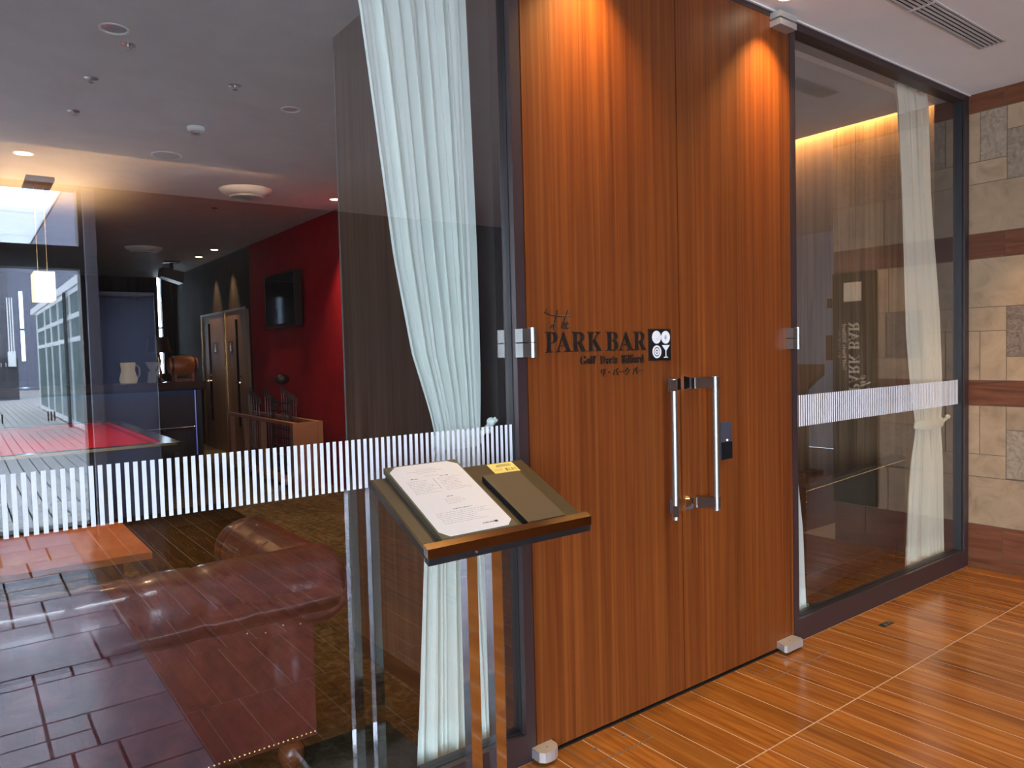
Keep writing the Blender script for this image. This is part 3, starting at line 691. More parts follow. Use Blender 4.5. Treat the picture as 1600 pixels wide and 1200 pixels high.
for a, b in ((XL+.15, -1.96), (-1.955, -1.35), (-1.345, -.74)):
    bm = bmesh.new(); box(bm, a, b, .60, 1.22, .30, .45); obj('seat_cushion', bm, M['leather'], sf, bevel=.035, smooth=True)
bm = bmesh.new(); x = XR-.006
while x > XL: sphere(bm, (x, .4385, .139), .0052, u=8, v=5); x -= .0162
obj('nail_trim', bm, M['brass'], sf, smooth=True, label='row of brass nail heads')['kind'] = 'stuff'
for x in (-.68, -.74, -.80, -.86): obj('upper_nail', sphere(bmesh.new(), (x, .437, .535+.008*math.sin(x*50)), .0030, u=6, v=4), M['steel'], sf, smooth=True)
for fx in (-.70, XL+.08):
    for fy in (.52, 1.12):
        obj('bun_foot', lathe(bmesh.new(), [(.026, 0), (.044, .018), (.050, .045), (.044, .072), (.024, .090), (.030, .100), (.030, .126)], (fx, fy, 0), 24), M['turned'], sf, smooth=True)

# second, darker seat behind the right window
be = thing('leather_bench', 'dark leather bench with brass nail trim behind the right window', 'bench', (2.75, .50, 0))
th = math.atan2(.189, 1.708)
def rotp(x, y): dx, dy = x-1.99, y-.165; return (1.99+dx*math.cos(th)-dy*math.sin(th), .165+dx*math.sin(th)+dy*math.cos(th))
def rbox(bm, x0, x1, y0, y1, z0, z1):
    vs = box(bm, x0, x1, y0, y1, z0, z1)
    for v in vs: v.co.x, v.co.y = rotp(v.co.x, v.co.y)
bm = bmesh.new(); rbox(bm, 1.99, 3.42, .172, .225, .10, .690); obj('backrest', bm, M['leather_dark'], be, bevel=.012, smooth=True)
bm = bmesh.new(); rbox(bm, 1.99, 3.42, .226, .66, .10, .40); obj('seat', bm, M['leather_dark'], be, bevel=.02, smooth=True)
bm = bmesh.new(); x = 1.992
while x < 3.42: p = rotp(x, .1700); sphere(bm, (p[0], p[1], .668), .0042, u=8, v=5); x += .0235
for z in (.64, .61, .58): p = rotp(1.992, .1700); sphere(bm, (p[0], p[1], z), .0040, u=8, v=5)
obj('nail_trim', bm, M['brass'], be, smooth=True)['kind'] = 'stuff'
for x, y in ((2.05, .23), (3.36, .23), (2.05, .44), (3.36, .44)):
    p = rotp(x, y); obj('foot', T((p[0], p[1], 0), (p[0], p[1], .10), .018, .026), M['turned'], be)

# ------------------------------------------------------------------ orange lacquer coffee table
ct = thing('coffee_table', 'glossy orange lacquered low coffee table behind the leather sofa', 'table', (-1.5, 2.65, 0))
obj('tabletop', B((-2.2, -.815, 2.185, 3.13, .415, .450)), M['orange'], ct, bevel=.002)
for x in (-2.08, -.98):
    for y in (2.34, 2.92): obj('leg', B((x-.045, x+.045, y-.045, y+.045, 0, .415)), M['rail_dark'], ct)
obj('apron', B((-2.04, -1.02, 2.33, 2.97, .36, .414)), M['rail_dark'], ct)
dk = thing('black_ottoman', 'low black upholstered ottoman in the shade beyond the coffee table', 'ottoman', (-.35, 3.0, 0))
obj('cushion', B((-.72, -.12, 2.85, 3.45, .10, .42)), plain('black_fabric', (.0015, .001, .001), 1.0, 0, .05), dk, bevel=.04, smooth=True)
for x in (-.66, -.18):
    for y in (2.91, 3.39): obj('foot', T((x, y, 0), (x, y, .10), .02), M['rail_dark'], dk)

# ------------------------------------------------------------------ pool table
pt = thing('pool_table', 'black pool table with red baize in the middle of the bar', 'table', (-1.0, 5.4, 0))
px0, px1, py0, py1 = -1.90, -.235, 4.05, 6.95
obj('body', B((px0+.06, px1-.04, py0+.05, py1-.05, .46, .74)), M['rail_dark'], pt, bevel=.01)
obj('playing_bed', B((px0+.11, px1-.11, py0+.11, py1-.11, .74, .785)), M['cloth_red'], pt)
for (a, b, c, d) in ((px0, px1, py0, py0+.11), (px0, px1, py1-.11, py1), (px0, px0+.11, py0+.11, py1-.11), (px1-.11, px1, py0+.11, py1-.11)):
    obj('rail', B((a, b, c, d, .74, .82)), M['rail_dark'], pt, bevel=.006)
for b_ in ((px0+.11, px0+.15, py0+.17, py1-.17), (px1-.15, px1-.11, py0+.17, py1-.17), (px0+.17, px1-.17, py0+.11, py0+.15), (px0+.17, px1-.17, py1-.15, py1-.11)): obj('cushion', B((*b_, .785, .812)), M['cloth_red'], pt)
obj('rail_trim', B((px0, px1-.03, py0-.004, py0+.002, .800, .821)), M['brass'], pt)
for x in (px0+.25, px1-.2):
    for y in (py0+.25, py1-.25): obj('leg', T((x, y, 0), (x, y, .46), .06, .09, 20), M['rail_dark'], pt, smooth=True)

# ------------------------------------------------------------------ bar counter with lamps and things on it
bc = thing('bar_counter', 'dark wooden bar counter with blue light under its top', 'bar counter', (-.8, 9.3, 0))
obj('worktop', B((-4.2, 1.20, 8.88, 9.55, 1.06, 1.145)), plain('bar_top_brown', (.05, .025, .015), .2), bc, bevel=.004)
obj('front_panel', B((-4.2, 1.10, 9.08, 9.15, 0, 1.06)), plain('bar_front_grey', (.045, .04, .042), .6), bc)
obj('end_panel', B((1.10, 1.16, 9.02, 9.5, 0, 1.06)), plain('bar_end', (.05, .05, .07), .5), bc)
obj('led_strip', B((-4.1, 1.05, 9.055, 9.07, 1.048, 1.058)), M['blue'], bc)
obj('worktop_lip', B((-4.2, 1.20, 8.88, 8.895, 1.025, 1.06)), M['rail_dark'], bc)
obj('led_strip', B((1.075, 1.085, 9.03, 9.05, .10, 1.03)), plain('blue_led_dim', (1, 1, 1), .5, emit=(.03, .10, .8), es=.22), bc)
obj('foot_rail', T((-3.6, 8.72, .50), (.99, 8.72, .525), .013, n=10), M['chrome'], bc, smooth=True)
for x in (-3.0, -1.2, .6, .97): obj('rail_bracket', B((x-.012, x+.012, 8.72, 9.10, .49, .515)), M['chrome'], bc)
br = thing('wooden_barrel', 'small orange wooden barrel lying on the bar counter', 'barrel', (.98, 9.25, 1.15))
obj('staves', lathe(bmesh.new(), [(.105, .79), (.135, .86), (.148, .98), (.135, 1.10), (.105, 1.17)], (0, 9.25, 1.37), 20, axis='X'), M['barrel'], br, smooth=True)
for x in (.83, 1.13): obj('hoop', lathe(bmesh.new(), [(.131, x-.012), (.134, x+.012)], (0, 9.25, 1.37), 20, axis='X'), M['rail_dark'], br)
obj('cradle', B((.85, .88, 9.15, 9.35, 1.145, 1.26), (1.08, 1.11, 9.15, 9.35, 1.145, 1.26), (.85, 1.11, 9.16, 9.19, 1.15, 1.18), (.85, 1.11, 9.31, 9.34, 1.15, 1.18)), M['barrel'], br)
tl = thing('table_lamp', 'table lamp with black drum shade at the bright end of the bar', 'lamp', (.72, 9.3, 1.145))
obj('lamp_shade', lathe(bmesh.new(), [(.17, 1.56), (.135, 1.78)], (.70, 9.4, 0), 24), M['black'], tl, smooth=True)
obj('lamp_base', lathe(bmesh.new(), [(.06, 1.145), (.065, 1.16), (.03, 1.2), (.045, 1.28), (.02, 1.36), (.04, 1.44), (.015, 1.5), (.012, 1.57)], (.70, 9.4, 0), 16), M['chrome'], tl, smooth=True)
pj = thing('white_pitcher', 'white ceramic pitcher on the bar counter, its glow painted in', 'pitcher', (.27, 9.2, 1.145))
obj('jug', lathe(bmesh.new(), [(.10, 1.15), (.115, 1.20), (.085, 1.32), (.095, 1.42), (.09, 1.43)], (.27, 9.2, 0), 20), plain('cream_ceramic_glow', (.35, .30, .22), .3, emit=(1, .75, .4), es=.10), pj, smooth=True)  # emission paints the brightness onto the jug, which is no lamp
obj('handle', path(bmesh.new(), [(.36, 9.2, 1.40), (.41, 9.2, 1.36), (.41, 9.2, 1.26), (.37, 9.2, 1.20)], .012), M['dimwhite'], pj)
pj = thing('white_sculpture', 'angular white paper sculpture right of the pitcher on the bar', 'sculpture', (.54, 9.2, 1.145))
bm = bmesh.new(); hexa(bm, [(.50, 9.15, 1.145), (.60, 9.15, 1.145), (.60, 9.2, 1.145), (.50, 9.2, 1.145), (.52, 9.15, 1.30), (.62, 9.15, 1.30), (.62, 9.2, 1.30), (.52, 9.2, 1.30)])
obj('lower_block', bm, M['dimwhite'], pj)
bm = bmesh.new(); hexa(bm, [(.55, 9.15, 1.30), (.60, 9.15, 1.30), (.60, 9.2, 1.30), (.55, 9.2, 1.30), (.48, 9.15, 1.43), (.66, 9.15, 1.43), (.66, 9.2, 1.43), (.48, 9.2, 1.43)])
obj('upper_block', bm, M['dimwhite'], pj)

# ------------------------------------------------------------------ restroom doors on the right wall
def rdoor(name, y0, y1, slit, lever, sign_y, glyph):
    d = struct(name, B((1.700, 1.74, y0, y1, 0, 2.15)), M['doorwood'])
    obj('glass_slit', B((1.695, 1.7005, slit-.05, slit+.05, .45, 2.02)), M['blackgloss'], d)
    obj('door_rail', B((1.690, 1.7005, y0, y1, 2.15, 2.18)), M['steel'], d)
    obj('edge_strip', B((1.690, 1.7005, y1-.03, y1, 0, 2.15)), M['brass'], d)
    h = obj('lever_handle', T((1.66, lever, 1.10), (1.66, lever+.13*(1 if slit > lever-.5 else -1), 1.10), .011, n=8), M['chrome'], d)
    obj('rose', T((1.66, lever, 1.10), (1.70, lever, 1.10), .02, n=10), M['chrome'], h)
    obj('lock', T((1.68, lever, 1.185), (1.70, lever, 1.185), .022, n=10), M['chrome'], d)
    s = obj('restroom_sign', B((1.694, 1.7003, sign_y-.11, sign_y+.11, 1.53, 1.71)), M['black'], d)
    bm = bmesh.new(); disc_ = lathe(bm, [(.016, 1.6925), (.016, 1.694)], (0, sign_y, 1.67), 10, axis='X')
    if glyph == 'm': box(bm, 1.6925, 1.694, sign_y-.03, sign_y+.03, 1.56, 1.65)
    else: hexa(bm, [(1.6925, sign_y-.05, 1.56), (1.694, sign_y-.05, 1.56), (1.694, sign_y+.05, 1.56), (1.6925, sign_y+.05, 1.56), (1.6925, sign_y-.012, 1.65), (1.694, sign_y-.012, 1.65), (1.694, sign_y+.012, 1.65), (1.6925, sign_y+.012, 1.65)])
    obj('pictogram', bm, M['white'], s)
rdoor('door_3', 8.60, 9.66, 9.06, 8.88, 9.38, 'm'); rdoor('door_4', 9.72, 11.0, 10.52, 10.55, 10.20, 'w')

# ------------------------------------------------------------------ television on the red wall
tv = thing('television', 'black flat television mounted on the red wall', 'television', (1.62, 6.9, 2.15))
o_ = obj('screen_housing', B((1.585, 1.665, 6.38, 7.44, 1.82, 2.475)), M['black'], tv, bevel=.006)
obj('screen', B((1.582, 1.586, 6.42, 7.40, 1.86, 2.44)), M['screen'], tv)
obj('wall_bracket', B((1.665, 1.712, 6.75, 7.05, 1.98, 2.3)), M['black'], tv)

# ------------------------------------------------------------------ golf rack and clubs
gr = thing('golf_rack', 'open oak rack holding golf clubs against the red wall', 'rack', (1.4, 6.9, 0))
for y in (5.80, 6.85, 7.50, 8.10): obj('post', B((1.27, 1.33, y-.045, y+.045, 0, .70)), M['rackwood'], gr)
for y in (5.80, 8.10): obj('post', B((1.55, 1.61, y-.045, y+.045, 0, .70)), M['rackwood'], gr)
obj('top_rail', B((1.27, 1.33, 5.755, 8.145, .70, .735)), M['rackwood'], gr); obj('top_rail', B((1.55, 1.61, 5.755, 8.145, .70, .735)), M['rackwood'], gr)
obj('end_board', B((1.33, 1.55, 5.76, 5.80, .0, .735)), M['rackwood'], gr)
obj('shelf', B((1.27, 1.61, 5.80, 8.10, .04, .07)), M['rackwood'], gr)
def club(x, y, top, hy, g, label, lean=0.0):
    c = thing('golf_club', label, 'golf club', (x, y, .07), g)
    obj('shaft', T((x, y, .30), (x, y+lean, top), .0055, n=6), M['club'], c)
    obj('grip', T((x, y, .07), (x, y, .30), .013, n=8), M['black'], c)
    bm = bmesh.new(); hexa(bm, [(x-.02, y+lean-.02, top-.01), (x+.01, y+lean-.02, top-.01), (x+.01, y+lean+hy, top-.03), (x-.02, y+lean+hy, top-.03), (x-.015, y+lean-.02, top+.04), (x+.01, y+lean-.02, top+.04), (x+.01, y+lean+hy, top+.05), (x-.015, y+lean+hy, top+.05)])
    obj('club_head', bm, M['club'], c)
for k in range(5): club(1.42, 7.72-.10*k, 1.02-.03*k, -.06, 'golf clubs at the left of the oak rack', 'steel golf club standing head up at the left of the rack')
for k in range(5): club(1.44, 7.14-.09*k, 1.00-.025*k, -.055, 'golf clubs in the middle of the oak rack', 'steel golf club standing head up in the middle of the rack')
for k in range(7): club(1.45, 6.58-.075*k, 1.06-.02*k, -.03, 'putters at the right of the oak rack', 'slim steel putter standing in the black wire grid')
gb = thing('golf_grid', 'black wire club holder at the right of the oak rack', 'holder', (1.38, 6.35, .07))
for y in (6.62, 6.06): obj('side_frame', B((1.35, 1.37, y-.01, y+.01, .07, .98)), M['black'], gb)
bm = bmesh.new(); z = .12
while z < .95:
    box(bm, 1.352, 1.366, 6.06, 6.62, z, z+.02); z += .10
obj('cross_bars', bm, M['black'], gb)
hat = thing('sun_hat', 'black brimmed hat hung on the tallest club at the red wall', 'hat', (1.45, 6.55, 1.08))
obj('crown', sphere(bmesh.new(), (1.45, 6.55, 1.19), .085, (1, 1, .75)), M['black'], hat, smooth=True)
obj('brim', B((1.30, 1.42, 6.49, 6.61, 1.165, 1.18)), M['black'], hat)

# ------------------------------------------------------------------ ceiling fittings in the bar
def pendant():
    t = thing('pendant_lamp', 'square cream pendant lamp hanging on two cords from a black plate', 'lamp', (-.97, 5.55, 1.99))
    zc = H+.035
    bm = bmesh.new(); x0, x1, y0, y1 = -1.035, -.885, 5.40, 5.75
    for b in ((x0, x1, y0, y0+.004, 1.99, 2.23), (x0, x1, y1-.004, y1, 1.99, 2.23), (x0, x0+.004, y0, y1, 1.99, 2.23), (x1-.004, x1, y0, y1, 1.99, 2.23)): box(bm, *b)
    obj('shade', bm, M['shade_glow'], t)
    obj('diffuser', B((x0+.004, x1-.004, y0+.004, y1-.004, 1.995, 2.0)), plain('diffuser_lit', (1, .95, .85), .6, emit=(1.0, .86, .62), es=.95), t)
    obj('cord', T((-1.00, 5.48, 2.2), (-1.00, 5.48, zc), .003, n=6), M['brass'], t)
    obj('cord', T((-.93, 5.50, 2.2), (-.93, 5.50, zc), .003, n=6), M['brass'], t)
    obj('spreader', B((x0, x1, 5.56, 5.58, 2.18, 2.20)), M['brass'], t)
    obj('ceiling_plate', B((-1.06, -.86, 5.30, 5.85, zc-.03, zc)), plain('bronze_plate', (.05, .03, .02), .4), t)
    return t
pendant()
d_ = bpy.data.lights.new('pendant_bulb', 'POINT'); d_.energy = 75; d_.color = (1, .58, .26); d_.shadow_soft_size = .05
o_ = bpy.data.objects.new('pendant_bulb', d_); COL.objects.link(o_); o_.location = (-.96, 5.58, 2.12)
zc = H
def downlight(x, y, z, r, lit, label, group=None):
    t = thing('downlight', label, 'ceiling light', (x, y, z), group)
    bm = bmesh.new()
    P = []
    for (rr, zz) in ((r*1.18, z), (r*1.18, z-.004), (r, z-.004), (r*.97, z)):
        P.append([bm.verts.new((x+rr*math.cos(2*PI*i/24), y+rr*math.sin(2*PI*i/24), zz)) for i in range(24)])
    for k in range(4):
        a, b = P[k], P[(k+1) % 4]
        for i in range(24): bm.faces.new((a[i], a[(i+1) % 24], b[(i+1) % 24], b[i]))
    obj('trim_ring', bm, M['white'], t)
    obj('reflector', lathe(bmesh.new(), [(r*.96, z-.0005), (r*.6, z-.002)], (x, y, 0), 20), M['lamp_glow'] if lit else M['unlit'], t)
    return t
downlight(-.939, 1.82, H, .055, False, 'unlit chrome downlight nearest the glass in the grey bar ceiling')
downlight(.131, 2.478, H, .05, False, 'unlit downlight right of the smoke detector near the partition')
downlight(-1.122, 4.574, H+.035, .06, True, 'lit downlight beside the pendant plate in the warm ceiling')
downlight(1.504, 4.973, H+.035, .05, True, 'lit downlight close to the red wall')
downlight(1.423, 9.022, H+.035, .05, True, 'nearer lit downlight above the restroom doors')
downlight(1.43, 9.894, H+.035, .05, True, 'farther lit downlight above the restroom doors')
def sprinkler(x, y, z, label):
    t = thing('sprinkler', label, 'sprinkler', (x, y, z))
    obj('rose', lathe(bmesh.new(), [(.035, z), (.035, z-.004), (.02, z-.008)], (x, y, 0), 16), M['chrome'], t)
    obj('nozzle', lathe(bmesh.new(), [(.006, z-.008), (.006, z-.022), (.014, z-.024), (.014, z-.027)], (x, y, 0), 12), M['chrome'], t)
sprinkler(-.856, 1.968, H, 'chrome sprinkler head just right of the large unlit downlight')
sprinkler(-.273, 2.243, H, 'chrome sprinkler head near the partition in the bar ceiling')
sprinkler(.61, 5.969, H+.035, 'small dark sprinkler head beyond the round air diffuser')
sprinkler(-.94, -2.472, H, 'sprinkler head of the corridor ceiling mirrored in the glass')
sprinkler(-.952, -3.122, H, 'second sprinkler head of the corridor ceiling, deeper in the mirror image')
t = thing('smoke_detector', 'round white smoke detector on the grey bar ceiling', 'smoke detector', (-.259, 3.15, H))
obj('base', lathe(bmesh.new(), [(.055, H), (.055, H-.018), (.045, H-.028)], (-.259, 3.15, 0), 24), M['white'], t, smooth=True)
obj('sensor', lathe(bmesh.new(), [(.028, H-.028), (.028, H-.040), (.015, H-.046)], (-.259, 3.15, 0), 16), M['steel'], t, smooth=True)
t = thing('ceiling_speaker', 'flat round speaker grille in the bar ceiling', 'speaker', (-.271, 3.952, H))
obj('rim', lathe(bmesh.new(), [(.105, H), (.105, H-.005), (.095, H-.006)], (-.271, 3.952, 0), 28), M['white'], t)
obj('grille', lathe(bmesh.new(), [(.094, H-.006), (.094, H-.008)], (-.271, 3.952, 0), 28), plain('grille_grey', (.35, .35, .35), .7), t)
def diffuser(x, y, z, r, label):
    t = thing('air_diffuser', label, 'air diffuser', (x, y, z))
    obj('collar', lathe(bmesh.new(), [(r, z), (r*.95, z-.02), (r*.72, z-.055), (r*.66, z-.055)], (x, y, 0), 32), M['white'], t, smooth=True)
    for k, q in enumerate((.64, .48, .32)):
        bm = bmesh.new(); lathe(bm, [(r*q, z-.057), (r*(q-.07), z-.072)], (x, y, 0), 28)
        obj('cone', bm, M['white'] if k % 2 else M['vent'], t, smooth=True)
diffuser(.635, 4.992, H+.035, .24, 'large round air diffuser glowing pink near the red wall')
diffuser(.545, 9.236, H+.035, .24, 'distant round air diffuser above the bar counter')
t = thing('wall_speaker', 'black loudspeaker on a ceiling bracket above the bar end', 'speaker', (1.2, 10.6, 2.85))
bm = bmesh.new(); hexa(bm, [(1.02, 10.5, 2.76), (1.33, 10.5, 2.66), (1.33, 10.8, 2.66), (1.02, 10.8, 2.76), (1.04, 10.5, 2.90), (1.35, 10.5, 2.84), (1.35, 10.8, 2.84), (1.04, 10.8, 2.90)])
obj('cabinet', bm, M['black'], t, bevel=.008)
obj('bracket', B((1.18, 1.22, 10.62, 10.68, 2.85, 3.01)), M['black'], t); obj('bracket_plate', B((1.08, 1.32, 10.55, 10.75, 2.99, 3.01)), M['black'], t)
t = thing('wall_hook_light', 'tiny brass fitting on the red wall beside the partition', 'fitting', (1.70, 5.27, 2.11))
obj('rose', T((1.72, 5.27, 2.11), (1.705, 5.27, 2.11), .025), M['brass'], t); obj('stem', T((1.705, 5.27, 2.11), (1.66, 5.27, 2.11), .012), M['brass'], t)
# bar lighting (its own lamps, plus spots added to brighten single pieces)
spot('red_wall_lamp', (1.50, 4.97, 2.99), 230, (1, .62, .40), 84, .7, (1.72, 5.05, 1.2))
for y in (9.27, 10.16): spot('restroom_lamp', (1.56, y, 2.99), 150, (1, .66, .36), 52, .8, (1.70, y, 1.5))
spot('pool_fill_spot', (-1.0, 5.3, 2.95), 70, (1, .80, .60), 75, .6, (-.95, 5.5, .8))  # spot without a fitting, added to light the baize
spot('ceiling_warm_lamp', (-1.122, 4.574, 2.98), 40, WARM, 100, .7, (-1.1, 4.5, 0))
spot('sofa_arm_fill_spot', (-.95, 2.1, 2.93), 60, (1, .70, .36), 40, .6, (-.62, 1.1, .7), .02)  # added for the golden highlight on the sofa arm, no fitting
spot('coffee_table_fill_spot', (-1.15, 2.75, 2.96), 130, (1, .66, .36), 70, .7, (-1.2, 2.7, .4))  # spot added above the coffee table to brighten its top, no fitting
spot('carpet_lamp', (.55, 3.6, 2.96), 130, (1, .72, .42), 80, .8, (.2, 3.0, 0))
spot('rack_lamp', (1.0, 7.2, 2.98), 30, (1, .6, .35), 60, .8, (1.4, 7.2, .6))

# ------------------------------------------------------------------ ceiling fittings of the corridor
dl = thing('downlight', 'bright lit downlight above the right door leaf', 'ceiling light', (1.385, -.128, H))
obj('trim_ring', lathe(bmesh.new(), [(.052, H), (.052, H-.004), (.042, H-.006)], (1.385, -.128, 0), 28), M['white'], dl)
obj('lamp', lathe(bmesh.new(), [(.041, H-.006), (.041, H-.008)], (1.385, -.128, 0), 24), M['lamp_glow'], dl)
dl = thing('downlight', 'lit downlight above the left door leaf', 'ceiling light', (.30, -.128, H))
obj('trim_ring', lathe(bmesh.new(), [(.052, H), (.052, H-.004), (.042, H-.006)], (.30, -.128, 0), 28), M['white'], dl)
obj('lamp', lathe(bmesh.new(), [(.041, H-.006), (.041, H-.008)], (.30, -.128, 0), 24), M['lamp_glow'], dl)
for x in (1.385, .30): spot('door_downlight', (x, -.128, H-.012), 112, (1, .64, .20), 94, 1.0, (x, -.118, 0), .02)
spot('stone_downlight', (3.12, -.62, H-.012), 110, (1, .66, .26), 52, .8, (3.35, -.45, 0), .03)
for x, y in ((1.2, -1.5), (2.8, -1.5), (1.2, -3.4), (2.8, -3.4)): spot('corridor_fill_spot', (x, y, H-.02), 55, (1, .80, .60), 120, .8, (x, y, 0), .05)  # unseen spots without fittings, added to raise the corridor's general light
spot('corridor_fill_spot', (5.2, -2.6, H-.02), 60, (1, .72, .46), 110, .8, (5.2, -2.6, 0), .05)
vt = thing('air_vent', 'long white linear air grille in the corridor ceiling', 'vent', (2.1, -.41, H))
VX0, VX1, VY0, VY1 = 1.25, 2.785, -.474, -.350
bm = B((VX0, VX1, VY0, VY0+.010, H-.004, H), (VX0, VX1, VY1-.010, VY1, H-.004, H), (VX0, VX0+.012, VY0, VY1, H-.004, H), (VX1-.012, VX1, VY0, VY1, H-.004, H))
obj('frame', bm, M['vent'], vt)
obj('slot_back', B((VX0, VX1, VY0+.01, VY1-.01, H-.0012, H-.0002)), M['slot'], vt)
for k in range(5):
    y = VY0+.0215+.0205*k; obj('slat', B((VX0, VX1, y-.0045, y+.0045, H-.006, H-.001)), M['vent'], vt)
for x in (2.008, 1.6): obj('cross_bar', B((x-.007, x+.007, VY0, VY1, H-.007, H-.001)), M['vent'], vt)

# ------------------------------------------------------------------ floor fittings
def hatch(x0, x1, y0, y1, sx, label):
    t = thing('floor_hinge_cover', label, 'floor cover', ((x0+x1)/2, (y0+y1)/2, 0))
    e = .0022; m = plain('dull_cover_edge', (.16, .12, .09), .4, .4)
    for b in ((x0, x1, y0-e, y0+e), (x0-e, x0+e, y0, y1), (x1-e, x1+e, y0, y1)):
        obj('edge_strip', B((*b, .0002, .0012)), m, t)
    for x in sx:
        bm = bmesh.new(); yy = (y0+y1)/2
        for (ra, rb) in ((.009, .006), (.0035, .001)):
            P = []
            for (rr, zz) in ((ra, .0002), (ra, .0014), (rb, .0014), (rb, .0002)):
                P.append([bm.verts.new((x+rr*math.cos(2*PI*i/16), yy+rr*math.sin(2*PI*i/16), zz)) for i in range(16)])
            for k in range(4):
                a, b = P[k], P[(k+1) % 4]
                for i in range(16): bm.faces.new((a[i], a[(i+1) % 16], b[(i+1) % 16], b[i]))
        obj('screw_ring', bm, M['steel'], t)
hatch(.122, .426, -.158, -.006, (.202, .351), 'rectangular closer cover in the floor below the left door leaf')
hatch(1.180, 1.640, -.160, -.008, (1.244, 1.395), 'rectangular closer cover in the floor below the right door leaf')
t = thing('floor_socket', 'small black and steel floor socket plate in front of the right window', 'floor socket', (2.17, -.16, 0))
obj('plate', B((2.125, 2.225, -.176, -.142, .0002, .002)), M['black'], t)
obj('lid', lathe(bmesh.new(), [(.012, .002), (.012, .0035)], (2.165, -.159, 0), 16), M['steel'], t); obj('latch', B((2.19, 2.215, -.168, -.15, .002, .003)), M['steel'], t)

# ------------------------------------------------------------------ menu stand
ms = thing('menu_stand', 'bronze menu stand with sloped tray on two mirror polished posts', 'menu stand', (-.46, -.37, 0))
sl = .138/.295
def tz(y, o=0.0): return .975+(y+.5)*sl+o
def slab(bm, x0, x1, y0, y1, o0, o1):
    hexa(bm, [(x0, y0, tz(y0, o0)), (x1, y0, tz(y0, o0)), (x1, y1, tz(y1, o0)), (x0, y1, tz(y1, o0)), (x0, y0, tz(y0, o1)), (x1, y0, tz(y0, o1)), (x1, y1, tz(y1, o1)), (x0, y1, tz(y1, o1))])
bm = bmesh.new(); slab(bm, -.71, -.195, -.498, -.205, -.020, 0); obj('tray', bm, M['tray'], ms, bevel=.0015)
bm = bmesh.new(); slab(bm, -.705, -.655, -.487, -.208, 0, .0015); obj('tray_side_panel', bm, M['traybright'], ms)
bm = bmesh.new(); slab(bm, -.392, -.262, -.487, -.277, 0, .014); obj('panel_edge', bm, M['black'], ms)
bm = bmesh.new(); slab(bm, -.392, -.262, -.487, -.277, .014, .016); obj('tray_raised_panel', bm, M['traybright'], ms)
bm = bmesh.new(); slab(bm, -.715, -.190, -.514, -.494, -.006, .018); obj('front_ledge', bm, M['copper'], ms, bevel=.002)
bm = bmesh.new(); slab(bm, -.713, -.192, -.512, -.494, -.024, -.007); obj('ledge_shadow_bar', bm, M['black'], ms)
for x in (-.490, -.408):
    obj('post', B((x-.017, x+.017, -.360, -.326, .012, 1.03)), M['mirror_steel'], ms, bevel=.001)
obj('crossbar', B((-.51, -.39, -.356, -.330, 1.00, 1.03)), M['black'], ms)
obj('base_plate', B((-.66, -.30, -.52, -.14, 0, .012)), M['mirror_steel'], ms, bevel=.002)
obj('ledge_screw', T((-.575, -.5145, .956), (-.575, -.512, .956), .003, n=8), M['chrome'], ms)
# menu lying on the tray (skewed a little, top end to the left)
mn = thing('menu_card', 'tall cream menu sheet in an olive cover lying on the tray', 'menu', (-.545, -.36, 1.04))
def mp(u, v, o):                     # u across 0..1, v from bottom 0 to top 1
    x = -.662+.232*u; y = -.493+.300*v
    return Vector((x, y, tz(y, o)))
def mpoly(bm, pts, o0, o1):
    lo = [bm.verts.new(mp(u, v, o0)) for u, v in pts]; hi = [bm.verts.new(mp(u, v, o1)) for u, v in pts]
    bm.faces.new(lo[::-1]); bm.faces.new(hi)
    for i in range(len(pts)): bm.faces.new((lo[i], lo[(i+1) % len(pts)], hi[(i+1) % len(pts)], hi[i]))
bm = bmesh.new(); mpoly(bm, [(0, 0), (1, 0), (1, 1), (0, 1)], .004, .020); obj('cover', bm, M['cover'], mn, bevel=.001)
bm = bmesh.new(); mpoly(bm, [(.12, .015), (.88, .015), (.975, .075), (.975, .925), (.86, .985), (.14, .985), (.025, .915), (.025, .085)], .020, .0212); obj('paper', bm, M['paper'], mn)
bm = bmesh.new()
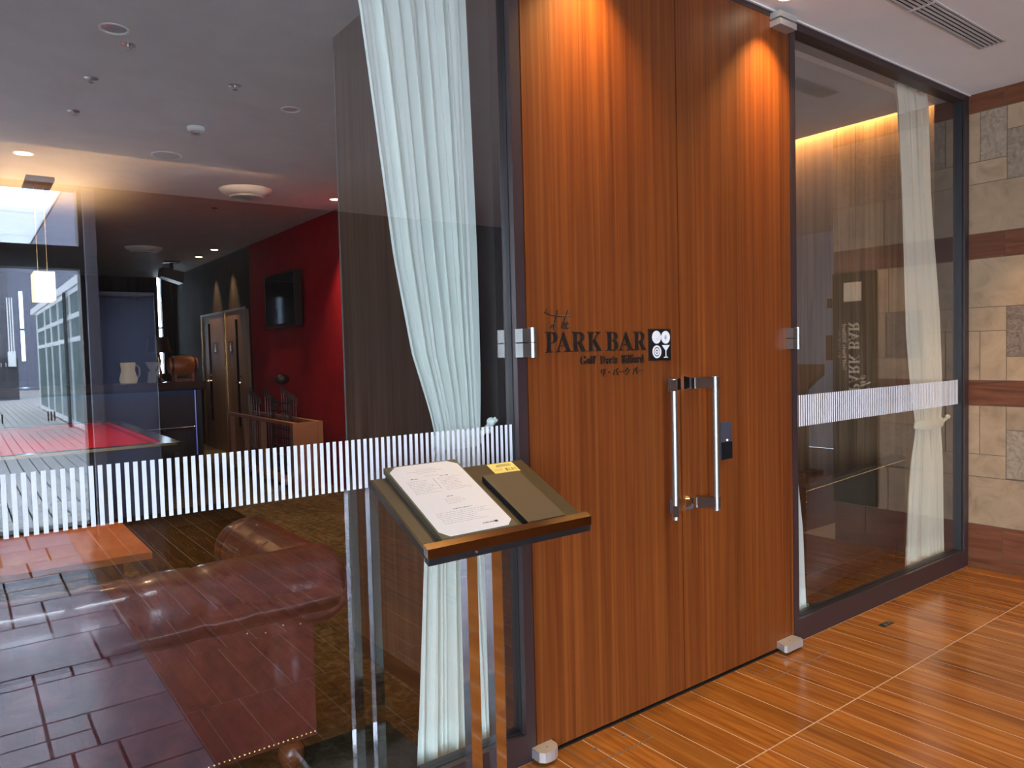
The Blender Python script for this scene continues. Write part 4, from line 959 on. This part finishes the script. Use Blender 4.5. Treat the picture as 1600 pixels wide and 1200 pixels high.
def line(u0, u1, v, h=.004): mpoly(bm, [(u0, v), (u1, v), (u1, v+h), (u0, v+h)], .0212, .0214)
rnd = random.Random(4)
def words(u0, u1, v, h=.0035):
    u = u0
    while u < u1:
        w = rnd.uniform(.012, .045); line(u, min(u+w, u1), v+rnd.uniform(-.0008, .0008), h); u += w+.012
for v, a, b in ((.90, .36, .62), (.875, .22, .70), (.85, .34, .60), (.80, .40, .60)): words(a, b, v)
for k in range(9):
    v = .745-.022*k; words(.12, .42+rnd.uniform(-.08, .04), v); words(.54, .86+rnd.uniform(-.1, .03), v+.004)
for k in range(4): words(.40, .62+rnd.uniform(-.06, .04), .455-.022*k)
for k in range(7): words(.14+.02*rnd.random(), .80+rnd.uniform(-.2, .04), .285-.022*k)
obj('print', bm, M['ink'], mn)['kind'] = 'stuff'
bm = bmesh.new()
words(.20, .30, .775, .006); words(.60, .72, .778, .006); words(.46, .54, .485, .006); words(.40, .66, .315, .006)
line(.485, .489, .60, .16); line(.755, .80, .075, .022)
obj('headings', bm, M['ink_dark'], mn)
def mrot(x, z, u, t, e):
    p = mp(x+u, z+t, .0212+e); return p
text('lettering', serif('PARK BAR'), M['ink_dark'], .60, .080, .15, .014, mn, rot=mrot, ex=.0002)
yl = thing('yellow_label', 'small yellow printed label stuck on the back edge of the tray', 'label', (-.28, -.235, 1.1))
bm = bmesh.new(); slab(bm, -.329, -.237, -.2555, -.209, .0003, .0012)
obj('sheet', bm, M['yellow'], yl)
def yrot(x, z, u, t, e):
    y = z+t; return (x+u, y, tz(y, .0012+e))
text('lettering', '使えます', M['ink_dark'], -.283, -.249, .040, .014, yl, rot=yrot, ex=.0003)
text('lettering', 'ここで', M['ink_dark'], -.322, -.243, .028, .007, yl, rot=yrot, ex=.0002)
bm = bmesh.new()
for y_, a, b in ((-.220, -.300, -.255), (-.226, -.305, -.250)):
    x = a
    while x < b: slab(bm, x, x+.004, y_, y_+.003, .0012, .0014); x += .0055
obj('small_print', bm, M['ink_dark'], yl)
